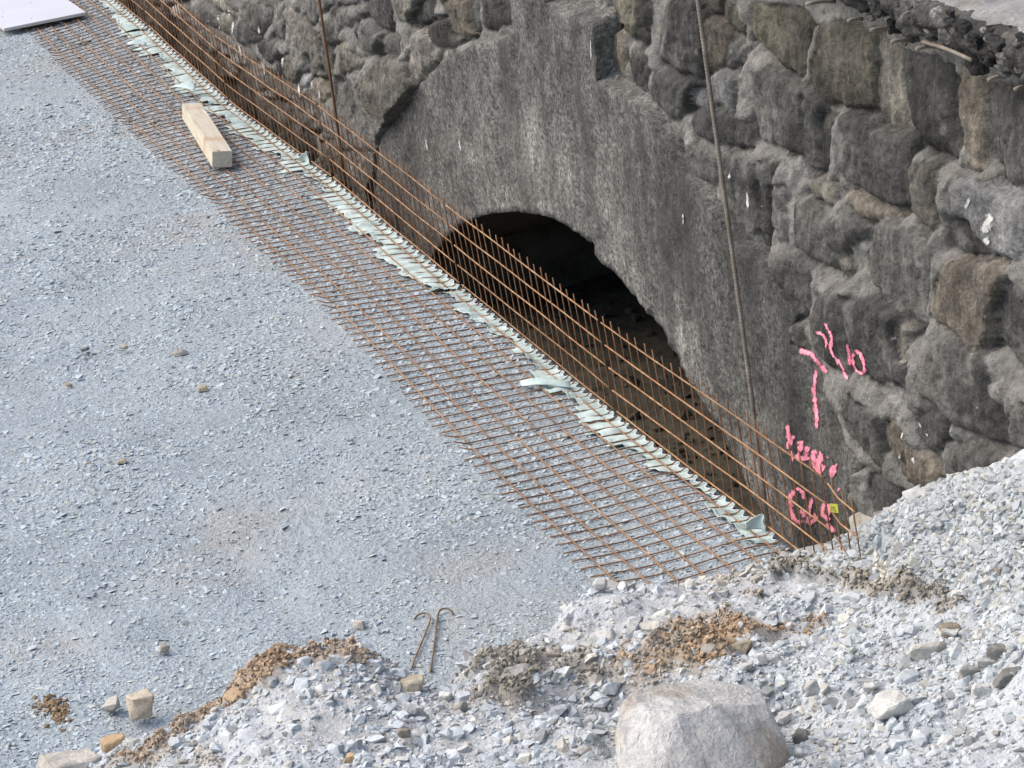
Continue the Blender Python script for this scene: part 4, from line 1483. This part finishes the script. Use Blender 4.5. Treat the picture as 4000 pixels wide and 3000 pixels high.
TANR, BRN, GRY, WHT, DRK, ORG = (1.0, .87, .70), (.62, .53, .42), (.85, .86, .86), (1.22, 1.22, 1.2), (.48, .46, .43), (.95, .66, .40)
rocks = [
    (560, 2752, 128, 116, .06, 'squarish tan rock on the grey platform at the lower left', TANR, 12),
    (438, 2752, 84, 56, .03, 'flat tan rock half sunk beside the squarish tan one', (.95, .9, .82), 14),
    (642, 2528, 42, 38, .02, 'small rounded brownish stone alone on the platform above the tan rock', (.9, .85, .75), 12),
    (1398, 2437, 54, 46, .025, 'small pale tan block on the platform left of the bent hooks', (1.2, 1.08, .97), 9),
    (262, 2978, 220, 70, .06, 'long flat pale brown slab at the bottom edge below the clay', (1.05, .98, .88), 14),
    (440, 2915, 110, 100, .08, 'orange stained rock at the lower end of the clay ridge', ORG, 13),
    (2022, 2640, 165, 105, .17, 'rounded grey boulder set in the brown soil', (.95, .92, .86), 18),
    (2368, 2500, 112, 76, .19, 'pale angular block lying on the spoil above the rounded boulder', (1.1, 1.08, 1.05), 9),
    (2462, 2455, 88, 40, .18, 'small dark brown stone behind the pale angular block', BRN, 12),
    (2952, 2222, 64, 52, .11, 'pale block where the mats disappear under the heap', (1.05, 1.05, 1.02), 9),
    (3012, 2214, 52, 30, .11, 'brown stone touching the pale block at the end of the mats', BRN, 12),
    (3375, 2050, 112, 82, .12, 'tan rock against the last upright bars, foot of the gravel pile', (.95, .88, .74), 14),
    (3440, 2022, 72, 62, .16, 'dark mossy rock behind the tan rock at the foot of the pile', (.55, .52, .44), 12),
    (3408, 2222, 150, 60, .24, 'cream knobbly rock in the soil band across the heap', (1.15, 1.05, .9), 15),
    (3605, 2222, 104, 78, .33, 'dark grey rock resting on the gravel pile', (.68, .66, .62), 11),
    (3628, 2545, 168, 104, .34, 'broad pale boulder with a flat top on the right of the heap', (1.15, 1.12, 1.06), 13),
    (3488, 2742, 200, 120, .33, 'large pale tilted slab lower right of the greenish mound', (1.15, 1.14, 1.1), 10),
    (3925, 2560, 128, 96, .42, 'dark brown rock near the right edge of the heap', DRK, 12),
    (3790, 2620, 96, 90, .38, 'grey angular rock left of the dark brown rock', (.82, .8, .78), 11),
    (3938, 2645, 106, 64, .42, 'dark low rock just below the dark brown rock', (.42, .41, .39), 12),
    (3852, 2592, 74, 70, .40, 'pale grey rock wedged between the brown rock and its grey neighbour', (1, 1, 1), 10),
    (3825, 2692, 92, 62, .36, 'white topped rock below the low dark rock', WHT, 11),
    (3708, 2464, 92, 52, .36, 'brown stone standing above the broad pale boulder', BRN, 12),
    (2902, 2520, 90, 46, .23, 'brown flat stone at the end of the orange clay patch', (.8, .68, .52), 12),
    (2915, 2602, 70, 42, .24, 'white pointed stone above the giant boulder', WHT, 10),
    (2978, 2572, 40, 56, .24, 'upright white stone to the right of the white pointed one', WHT, 9),
    (3172, 2680, 66, 60, .29, 'rounded whitish stone in the middle of the heap', (1.15, 1.15, 1.12), 14),
    (3330, 2548, 34, 62, .30, 'greenish upright stone on top of the small mound', (.85, .95, .82), 9),
    (3400, 2682, 72, 32, .30, 'long narrow white stone on the mound above the tilted slab', WHT, 10),
    (3132, 2880, 100, 76, .18, 'dark grey rock in the hollow right of the giant boulder', DRK, 12),
    (3120, 2942, 66, 50, .24, 'white block at the foot of the giant boulder', WHT, 9),
    (1600, 2672, 120, 66, .20, 'tan clod on the crest under the bent hooks', (1, .88, .68), 16),
    (1584, 2858, 62, 40, .29, 'dark brown stone lying in the white gravel at the bottom', (.6, .52, .42), 13),
    (1366, 2962, 52, 46, .32, 'small orange clod in the white gravel at the bottom edge', ORG, 16),
    (2345, 2282, 66, 60, .21, 'whitish stone on the lump of gravel at the end of the mats', (1.1, 1.12, 1.1), 12),
    (175, 1092, 24, 18, .015, 'tiny dark round stone at the left edge of the platform', DRK, 12),
    (332, 1362, 44, 26, .02, 'dark grey stone with a brown end on the platform', (.6, .57, .55), 11),
    (482, 1355, 40, 26, .02, 'pale yellowish stone near the dark grey one', (1.2, 1.1, .9), 11),
    (478, 1802, 58, 24, .015, 'flat yellowish stone on the middle of the platform', (.95, .86, .66), 11),
    (342, 1812, 34, 20, .015, 'small brown stone left of the flat yellowish stone', (.8, .7, .52), 12),
    (268, 1502, 44, 22, .012, 'thin ochre flake on the left of the platform', (1, .86, .58), 9),
    (792, 1516, 54, 24, .015, 'ochre stone in the brownish dusty patch', (1, .88, .66), 10),
    (700, 1378, 84, 22, .012, 'long flat brownish stone on the platform', (.85, .8, .74), 11),
    (2650, 2370, 60, 44, .19, 'grey stone between the gravel lump and the orange clay', (.8, .78, .75), 12),
    (2160, 2560, 70, 50, .19, 'brownish stone right of the cream crest of the spoil', (.8, .7, .58), 13),
    (700, 2895, 80, 56, .14, 'rounded white stone under the clay ridge at the lower left', WHT, 16),
    (620, 2930, 90, 60, .13, 'pale wedge of stone at the bottom left of the white gravel', (1.1, 1.08, 1.05), 10),
    (1600, 2760, 60, 46, .27, 'large white pebble on the white gravel below the hooks', WHT, 15),
    (1745, 2720, 56, 44, .19, 'rounded white stone at the saddle between the two heaps', WHT, 15),
]
for i, (u, v, w, h, z, lab, tint, n) in enumerate(rocks):
    if v < 1900:
        w, h, tint = w * 0.8, h * 0.75, tuple(q * 0.8 for q in tint)
    place_rock('rock', u, v, w, h, z, lab, tint, 400 + i, n)

lm = [rock_mesh('loose_stone', rock_pts(15, 700 + i, (2.0, 1.7, 1.3)), MROCK, 1, 0.04, 700 + i) for i in range(12)]
r_ = np.random.default_rng(31)
cnt = 0
while cnt < 130:
    x, y = r_.uniform(10.6, 14.3), r_.uniform(-3.6, 0.3)
    z_, ish = surf_z(np.array(x), np.array(y))
    u, v = project(np.array([x, y, float(z_)]))
    if not ish or u < 350 or u > 3980 or v > 2985 or v < 1800 or (u < 1000 and v < 2880):
        continue
    o = obj('loose_stone', lm[cnt % 12], None, [WHT, GRY, (1, 1, 1), (1.05, 1.0, .92), (.72, .68, .62)][int(r_.choice(5, p=[.3, .25, .25, .13, .07]))])
    k_ = float(np.clip(r_.lognormal(math.log(0.027), 0.35), 0.016, 0.055))
    o.location = (x, y, float(z_) + k_ * 0.18)
    o.scale = (k_, k_ * r_.uniform(0.7, 1), k_ * r_.uniform(0.6, 1))
    o.rotation_euler = (r_.normal(0, .3), r_.normal(0, .3), r_.uniform(0, 6.28))
    tag(o, 'one of the broken stones lying loose on the gravel heap', 'stone', 'loose stones on the gravel heap')
    cnt += 1

# the giant boulder, shaped from its outline: right, towards the camera, up
b0 = hitz(2740, 2960, 0.26)
rt = np.array([R[0][0], R[0][1], 0])
rt /= np.linalg.norm(rt)
tw = np.array([rt[1], -rt[0], 0])
kk = float(-(R[2] @ (b0 - CAM))) / FPX


def bp(u, v, t):
    """point of the boulder seen at (u, v), t metres nearer than its middle plane"""
    d = ray(u, v)
    m = b0 + tw * t
    return CAM + d * (((m - CAM) @ tw) / (d @ tw)) - b0


bpts = [bp(2412, 2752, .02), bp(2406, 2900, .16), bp(2470, 2712, -.06), bp(2585, 2668, -.26), bp(2700, 2655, -.30), bp(2795, 2664, -.30), bp(2960, 2702, -.24), bp(2995, 2745, -.12), bp(3012, 2805, -.02), bp(3052, 2880, .03), bp(3085, 2935, .05),
        bp(2530, 2765, .13), bp(2640, 2800, .20), bp(2780, 2765, .12), bp(2870, 2840, .17), bp(2425, 3060, .42), bp(2560, 3100, .52), bp(2740, 3090, .50), bp(2860, 3080, .44), bp(3000, 3010, .28), bp(3095, 3030, .12), bp(2450, 3000, -.2), bp(3050, 3000, -.25), bp(2700, 3100, -.2)]
me = rock_mesh('boulder', bpts, MBOULDER, 5, 0.026, 77, 3.2, 0.007)
o = obj('boulder', me, None, (1.05, 1.03, .99))
o.location = b0
tag(o, 'giant pale grey boulder with a sloping top at the bottom of the heap', 'boulder')

# ------------------------------------------------------------------ reinforcement mats
SEAM_FLAT = [(-2.30, -0.70), (0.07, -0.76), (2.40, -0.76), (4.63, -0.72), (6.98, -0.70), (9.45, -0.76), (11.86, -0.74), (14.2, -0.74)]
SEAM_UP = [(-2.55), (-0.18), (2.16), (4.70), (7.16), (9.48), (12.03), (14.4)]
BSP = 0.1185
mat_labels = ['rusty mesh mat half covered by the white board at the far end', 'rusty mesh mat between the white board and the timber beam', 'rusty mesh mat with the timber beam lying on it',
              'rusty mesh mat whose upright part stands at the left foot of the arch', 'rusty mesh mat standing straight in front of the dark arch opening', 'nearest rusty mesh mat in full view, its end buried under the heap', 'rusty mesh mat almost wholly buried, only the corner by the yellow tag showing']
rl, rtb = 0.0041, 0.0036


def bar_profile(yt, top, x, jit):
    pts = []
    for y in np.concatenate([np.linspace(yt, -0.16, 12), [-0.12, -0.09, -0.065]]):
        pts.append((y, slab_mat(x, y) + 0.010))
    y0, z0 = -0.05, slab_mat(x, -0.05) + 0.010
    for a in np.linspace(0, 90, 7)[0:]:
        t = math.radians(a)
        pts.append((y0 + 0.05 * math.sin(t), z0 + 0.05 * (1 - math.cos(t))))
    zb = pts[-1][1]
    for t in np.linspace(0.15, 1, 6):
        pts.append((0.0 - 0.035 * t + jit * t * t, zb + (top - zb) * t))
    return pts


def slab_mat(x, y):
    return float(edge_drop(np.array(x), np.array(y))) + 0.004 * float(vn(x * 1.3, y * 1.5, 0, 7))


def up_z(x, j):
    return 0.024 + BSP * j + float(np.interp(x, EDGE_X, EDGE_Z)) + 0.006


for mi_ in range(7):
    (xa, ya), (xb, yb) = SEAM_FLAT[mi_], SEAM_FLAT[mi_ + 1]
    ua, ub = SEAM_UP[mi_], SEAM_UP[mi_ + 1]
    gap = 0.022
    mo = empty('mesh_mat', ((xa + xb) / 2, -0.4, 0))
    tag(mo, mat_labels[mi_], 'mesh mat', 'bent reinforcement mats along the platform edge')
    L0 = np.array(mo.location)
    nb = 24 if mi_ < 6 else 3

    def fx(t, s):
        """x at fraction t along the mat; s = 0 at the outer flat edge, 1 at the upright part"""
        A0, B0 = xa + gap, xb - gap
        A1, B1 = ua + gap, ub - gap
        return (A0 + (B0 - A0) * t) * (1 - s) + (A1 + (B1 - A1) * t) * s

    tmax = 1.0 if mi_ < 6 else 0.108

    def yedge(t):
        return ya + (yb - ya) * t

    for i in range(nb):
        t = (0.025 + i * (2.35 - 0.05) / 23) / 2.35
        t += rnd.uniform(-0.0016, 0.0016)
        xm = fx(t, 0.5)
        yt = yedge(t) - 0.07 + rnd.uniform(-0.012, 0.012)
        top = up_z(fx(t, 1), 4) + 0.043 + rnd.uniform(-0.006, 0.006)
        jit = rnd.uniform(-0.006, 0.006)
        P = []
        for y, z in bar_profile(yt, top, fx(t, 1), jit):
            s = float(np.clip((y - yedge(t)) / (0 - yedge(t)), -0.1, 1))
            P.append((fx(t, s) + 0.003 * math.sin(y * 9 + i), y, z))
        if i >= nb - 2 or i == 0:
            P[0] = (P[0][0] - 0.006, P[0][1], P[0][2] + 0.022)
        V, F = tube(P, rtb, 6)
        obj('cross_bar', mesh('cross_bar', V - L0, F, [MTRAN], True), mo)
    for j in range(7):
        P = []
        for t in np.linspace(0, tmax, 15):
            s = j / 6.0
            y = yedge(t) * (1 - s) + (-0.075) * s
            x = fx(t, np.clip(s, 0, 1))
            P.append((x, y + 0.003 * float(vn(x * 2, j, 0, 8)), slab_mat(x, y) + 0.010 + rtb + rl * 0.9 + 0.002 * float(vn(x * 3, j, 2, 8))))
        V, F = tube(P, rl, 6)
        obj('long_bar', mesh('long_bar', V - L0, F, [MLONG], True), mo)
    for j in range(-1, 5):
        P = []
        for t in np.linspace(0, tmax, 15):
            x = fx(t, 1)
            z = up_z(x, j) if j >= 0 else up_z(x, 0) - 0.055
            y = -rtb - rl * 0.9 - 0.035 * max(0, j) / 4.2 if j >= 0 else 0.012
            P.append((x, y + 0.003 * float(vn(x * 2, j, 4, 8)), z + 0.003 * float(vn(x * 1.7, j, 6, 8))))
        V, F = tube(P, rl, 6)
        obj('long_bar', mesh('long_bar', V - L0, F, [MLONG], True), mo)

# ------------------------------------------------------------------ fleece strips pinched at the bend
strip_labels = ['pale green fleece strip beside the white board', 'pale green fleece strip beyond the timber beam', 'pale green fleece strip beside the timber beam',
                'pale green fleece strip at the left foot of the arch', 'pale green fleece strip in front of the middle of the arch', 'nearest pale green fleece strip running to the heap']
for mi_ in range(6):
    x0 = -2.3 if mi_ == 0 else SEAM_UP[mi_] + 0.03
    x1 = SEAM_UP[mi_ + 1] + 0.02
    if mi_ == 5:
        x1 = 11.42
    so = empty('fleece_strip', ((x0 + x1) / 2, -0.1, 0))
    tag(so, strip_labels[mi_], 'fleece', 'fleece strips under the bend of the mats')
    L0 = np.array(so.location)
    pitch = (SEAM_UP[mi_ + 1] - SEAM_UP[mi_] - 0.044) / 23.5
    xs = np.arange(x0, x1, pitch / 9)
    nv = 22
    ph = (xs - SEAM_UP[mi_] - 0.022 - 0.025) / pitch
    cell = np.floor(ph)
    bulge = np.sin(np.pi * (ph - cell)) ** 2
    amp = 0.6 + 0.6 * _h(cell, cell * 0, cell * 0, 200 + mi_)
    rag = fleece_edge(xs)
    blk = np.floor(cell / 3)
    ravel = sstep(0.86, 1.0, bulge)
    V = np.zeros((len(xs), nv, 3))
    for k in range(nv):
        s = k / (nv - 1)
        fl = min(1, s / 0.72)
        y = rag + (-0.052 - rag) * fl
        z = np.array([float(edge_drop(a, b)) for a, b in zip(xs, y)]) + 0.0085
        near = sstep(-0.2, -0.07, y)
        z = z + bulge * amp * 0.017 * sstep(-0.26, -0.12, y) * (1 - 0.5 * sstep(-0.09, -0.05, y)) + 0.004 * fbm(xs * 14, y * 16, 0, 3, 215) + (0.007 * np.abs(vn(xs * 7, 1, 0, 216)) if k < 3 else 0)
        if s > 0.72:
            a = (s - 0.72) / 0.28
            zr = np.array([float(edge_drop(q, np.array(-0.004))) for q in xs]) + 0.012 + 0.003 * (1 - bulge)
            y = y * (1 - a) + (0.001 - 0.034 * bulge * (0.55 + 0.45 * amp)) * a
            z = z * (1 - a * a) + zr * a * a
        V[:, k, 0] = xs + 0.004 * vn(xs * 20, s * 5, 0, 217)
        V[:, k, 1] = y
        V[:, k, 2] = z
    F = grid_faces(len(xs), nv)
    obj('cloth', mesh('cloth', V.reshape(-1, 3) - L0, F, [MFAB], True), so)
    P = V[:, -1, :] + np.array([0, 0.0, 0.002])
    tv, tf = tube(P, 0.0026, 5)
    obj('lit_rim', mesh('lit_rim', tv - L0, tf, [MLITRIM], True), so)


def scrap(name, pts3, label, nu=8):
    """a loose piece of fleece: a bent quad given by four corners and a bulge"""
    a, b, c, d, bul = [np.array(q, float) for q in pts3]
    V = []
    for i in range(nu + 1):
        for j in range(nu + 1):
            s, t = i / nu, j / nu
            p = (a * (1 - s) + b * s) * (1 - t) + (d * (1 - s) + c * s) * t
            p = p + bul * 4 * s * (1 - s) * (0.4 + 0.6 * t) + 0.005 * float(vn(s * 4, t * 4, a[0], 230))
            V.append(p)
    o = obj(name, mesh(name, V, grid_faces(nu + 1, nu + 1), [MFAB], True))
    sol = o.modifiers.new('thickness', 'SOLIDIFY')
    sol.thickness = 0.004
    return tag(o, label, 'fleece scrap')


def hz(u, v, z):
    return hitz(u, v, z)


p = hity(1165, 640, -0.05)
scrap('fleece_scrap', [hity(1150, 645, -.06), hity(1215, 652, -.02), hity(1192, 590, -.03), hity(1180, 600, -.04), (0.02, 0.03, 0)], 'green triangular fleece flap sticking up past the timber beam')
scrap('fleece_scrap', [hity(2915, 2075, -.10), hity(2985, 2080, -.03), hity(2980, 2030, -.03), hity(2915, 2040, -.10), (-0.03, 0.05, 0.01)], 'curled pale fleece cup standing at the bend near the heap')
scrap('fleece_scrap', [hz(2040, 1508, .03), hz(2235, 1512, .03), hz(2225, 1490, .045), hz(2030, 1488, .04), (0, 0, 0.02)], 'loose fleece tongue lying across bars before the middle of the arch')
scrap('fleece_scrap', [hz(500, 176, .03), hz(572, 173, .03), hz(566, 160, .05), hz(495, 168, .04), (0, 0, 0.015)], 'green fleece tongue near the white board')
scrap('fleece_scrap', [hz(665, 340, .03), hz(760, 352, .03), hz(768, 325, .05), hz(700, 330, .05), (0, 0, 0.02)], 'crumpled green fleece piece just beyond the timber beam')

# ------------------------------------------------------------------ upright threaded rods
def rod(a, b, yb, label, mat, r=0.0095):
    p0, p1 = hity(*a, yb), hity(*b, yb)
    d = (p0 - p1) / np.linalg.norm(p0 - p1)
    bot = p1 - d * ((p1[2] + 0.9) / d[2])
    top = p0 + d * 0.7
    L = np.linalg.norm(top - bot)
    n = int(L / 0.0034)
    P = [bot + (top - bot) * i / n for i in range(n + 1)]
    P = [p + np.array([0.006, 0.004, 0]) * math.sin(i / n * 5) for i, p in enumerate(P)]
    th = np.arange(9) / 9 * 2 * np.pi
    rr = np.array([r * (1 + 0.26 * np.clip(np.sin(2 * np.pi * i * L / n / 0.017 + th), 0.2, 1)) for i in range(n + 1)])
    V, F = tube(P, rr, 9)
    o = obj('steel_rod', mesh('steel_rod', V - bot, F, [mat], True))
    o.location = bot
    return tag(o, label, 'steel rod', 'ribbed rods standing against the wall')


rod((2730, 0), (2990, 2005), 0.30, 'tall greyish ribbed steel rod leaning on the wall right of the arch', MROD)
rod((1248, 0), (1343, 700), 0.30, 'tall rusty ribbed steel rod against the stones left of the arch', mat_rust('rod rust', (0.10, 0.05, 0.025), (0.17, 0.085, 0.04), (0.24, 0.13, 0.06)), 0.0088)

# ------------------------------------------------------------------ timber beam
bm = bmesh.new()
bmesh.ops.create_cube(bm, size=1)
for q in bm.verts:
    q.co = Vector((q.co.x * 1.3174, q.co.y * 0.1304, q.co.z * 0.1084))
bmesh.ops.bevel(bm, geom=bm.edges[:], offset=0.004, segments=2, affect='EDGES')
me = bpy.data.meshes.new('timber_beam')
bm.to_mesh(me)
bm.free()
me.materials.append(MWOOD)
bo = obj('timber_beam', me)
bo.matrix_world = Matrix.Translation((3.3266, -0.4572, 0.0867)) @ Matrix.Rotation(-0.1029, 4, 'Z') @ Matrix.Rotation(-0.1364, 4, 'X')
tag(bo, 'short squared timber beam lying across the rusty mesh', 'timber beam')
V, F = tube([(0.640, -0.030, 0.055), (0.640, -0.022, 0.0556), (0.640, -0.014, 0.055)], 0.0022, 6)
obj('nail', mesh('nail', V, F, [MWIRE]), bo)

# ------------------------------------------------------------------ white board at the far end
K, Lf = hitz(335, 48, .068), hitz(15, 112, .068)
e1 = (Lf - K)
w1 = np.linalg.norm(e1)
e1 /= w1
e2 = np.array([e1[1], -e1[0], 0])
if e2[0] > 0:
    e2 = -e2
bd = empty('white_board', tuple(K - np.array([0, 0, .022])))
tag(bd, 'white coated formwork board lying on the far end of the mats', 'board')
c = [np.zeros(3), e1 * w1, e1 * w1 + e2 * 1.9, e2 * 1.9]
top = [q + np.array([0, 0, .022]) for q in c]
V = np.array(c + top)
F = [(0, 1, 5, 4), (1, 2, 6, 5), (2, 3, 7, 6), (3, 0, 4, 7), (3, 2, 1, 0)]
obj('board_core', mesh('board_core', V, F, [MEDGE]), bd)
V2 = np.array([q + np.array([0, 0, .0215]) for q in c] + [q + np.array([0, 0, .0235]) for q in c])
obj('board_face', mesh('board_face', V2, [(4, 5, 6, 7), (7, 6, 5, 4), (0, 1, 5, 4), (1, 2, 6, 5), (2, 3, 7, 6), (3, 0, 4, 7)][0:1] + [(0, 1, 5, 4), (1, 2, 6, 5), (2, 3, 7, 6), (3, 0, 4, 7)], [MBOARD]), bd)
for a, b in ((120, 11), (122, 73), (10, 66), (12, 45)):
    q = hitz(a, b, .070) - np.array(bd.location)
    th = np.linspace(0, 2 * np.pi, 9)[:-1]
    V = [(q[0] + 0.012 * math.cos(t), q[1] + 0.005 * math.sin(t), 0.0245) for t in th] + [(q[0] + 0.009 * math.cos(t), q[1] + 0.0035 * math.sin(t), 0.0255) for t in th]
    F = [(i, (i + 1) % 8, 8 + (i + 1) % 8, 8 + i) for i in range(8)] + [tuple(range(8, 16))]
    obj('nail_mark', mesh('nail_mark', V, F, [MINK]), bd)

# ------------------------------------------------------------------ bent hooks and wire loops on the platform
kh = crop(1550, 2320, 300)


def kfix(pts):
    return [(1550 + x * 300 / 1269.0, 2320 + y * 300 / 1269.0) for x, y in pts]


def wire(name, pts, r, zs, mat, label, cat, group=None):
    P = [hitz(u, v, 0) for u, v in pts]
    out = []
    for i, q in enumerate(P):
        g = float(surf_z(np.array(q[0]), np.array(q[1]))[0])
        out.append(hitz(*pts[i], g + r + zs[i]))
    out = np.array(out)
    T = np.linspace(0, len(out) - 1, len(out) * 4)
    S2 = np.stack([np.interp(T, np.arange(len(out)), out[:, k]) for k in range(3)], 1)
    for _ in range(3):
        S2[1:-1] = (S2[:-2] + 2 * S2[1:-1] + S2[2:]) / 4
    V, F = tube(S2, r, 7)
    o = obj(name, mesh(name, V - out[0], F, [mat], True))
    o.location = out[0]
    return tag(o, label, cat, group)


wire('bent_hook', kfix([(290, 415), (330, 360), (390, 325), (460, 310), (525, 330), (557, 385), (540, 470), (490, 600), (430, 750), (370, 890), (290, 1080), (235, 1260)]), 0.0045, [.0, .012, .02, .024, .02, .014, .01, .008, .008, .008, .008, .004], MHOOK, 'rusty bent steel hook on the gravel, curling to the left', 'steel hook')
wire('bent_hook', kfix([(940, 345), (915, 295), (870, 255), (810, 235), (740, 245), (695, 290), (675, 370), (660, 500), (640, 680), (615, 850), (590, 1050), (555, 1290)]), 0.0045, [.0, .012, .02, .024, .022, .016, .01, .008, .008, .008, .008, .004], MHOOK, 'rusty bent steel hook on the gravel, curling to the right', 'steel hook')
arcs = [((424, 755), (450, 757), (462, 775), 'left of the pair of wire loops farthest from the camera'), ((483, 822), (503, 797), (522, 808), 'wide wire loop in the middle of the cluster'), ((472, 862), (492, 845), (511, 857), 'wire loop just under the middle one'), ((400, 790), (412, 782), (423, 790), 'wire loop at the left of the cluster'),
        ((531, 780), (547, 777), (557, 794), 'wire loop at the right end of the cluster'), ((410, 845), (421, 840), (435, 850), 'small wire loop low on the left'), ((455, 868), (468, 862), (482, 872), 'lowest wire loop of the cluster'), ((512, 848), (522, 838), (536, 842), 'faint wire loop low on the right'),
        ((352, 812), (368, 800), (383, 815), 'thin wire bow left of the cluster'), ((335, 872), (350, 862), (366, 880), 'thin wire bow nearest the camera'), ((246, 1046), (252, 1040), (255, 1056), 'upright wire ring at the far left'), ((275, 1062), (282, 1056), (283, 1072), 'second upright wire ring right of the first'), ((293, 1082), (300, 1074), (302, 1090), 'third upright wire ring, nearest of the row')]
for a, b, c_, lab in arcs:
    A_, B_, C_ = np.array(a, float), np.array(b, float), np.array(c_, float)
    pts, zz = [], []
    for t in np.linspace(0, 1, 7):
        q = A_ * (1 - t) ** 2 + 2 * t * (1 - t) * (2 * B_ - 0.5 * (A_ + C_)) + C_ * t * t
        zz.append(0.02 * math.sin(math.pi * t))
        pts.append((q[0], q[1]))
    wire('tie_wire', pts, 0.0016, zz, MWIRE, 'dark ' + lab, 'wire', 'tie wire loops on the platform')

# ------------------------------------------------------------------ yellow tag on the last mat
q4 = [hity(u, v, -0.045) for u, v in ((3241.6, 1967), (3271, 1970.5), (3275, 2004), (3243, 2000))]
to = empty('yellow_tag', tuple(q4[0]))
tag(to, 'small yellow plastic tag tied to the last upright bars', 'tag')
o3 = np.array(q4[0])
q4 = [np.array(q) - o3 for q in q4]
nrm = np.cross(q4[1] - q4[0], q4[3] - q4[0])
nrm /= np.linalg.norm(nrm)
if nrm @ (CAM - o3) < 0:
    nrm = -nrm
V = q4 + [q - nrm * 0.003 for q in q4]
obj('plate', mesh('plate', V, [(0, 1, 2, 3), (7, 6, 5, 4), (0, 4, 5, 1), (1, 5, 6, 2), (2, 6, 7, 3), (3, 7, 4, 0)], [MTAGY]), to)


def on_tag(s, t):
    return (q4[0] * (1 - s) + q4[1] * s) * (1 - t) + (q4[3] * (1 - s) + q4[2] * s) * t + nrm * 0.0012


glyphs = [[(0.14, 0.36, 0.22, 0.62), (0.22, 0.36, 0.34, 0.41), (0.22, 0.47, 0.34, 0.52), (0.22, 0.57, 0.34, 0.62)], [(0.42, 0.30, 0.49, 0.58), (0.49, 0.30, 0.62, 0.36), (0.58, 0.36, 0.64, 0.58), (0.49, 0.54, 0.58, 0.6)],
          [(0.14, 0.70, 0.40, 0.78), (0.14, 0.78, 0.20, 0.9)], [(0.55, 0.68, 0.72, 0.74), (0.56, 0.74, 0.62, 0.92), (0.66, 0.74, 0.72, 0.92)]]
for g in glyphs:
    V, F = [], []
    for s0, t0, s1, t1 in g:
        n = len(V)
        V += [on_tag(s0, t0), on_tag(s1, t0), on_tag(s1, t1), on_tag(s0, t1)]
        F.append((n, n + 1, n + 2, n + 3))
    obj('printed_mark', mesh('printed_mark', V, F, [MINK]), to)
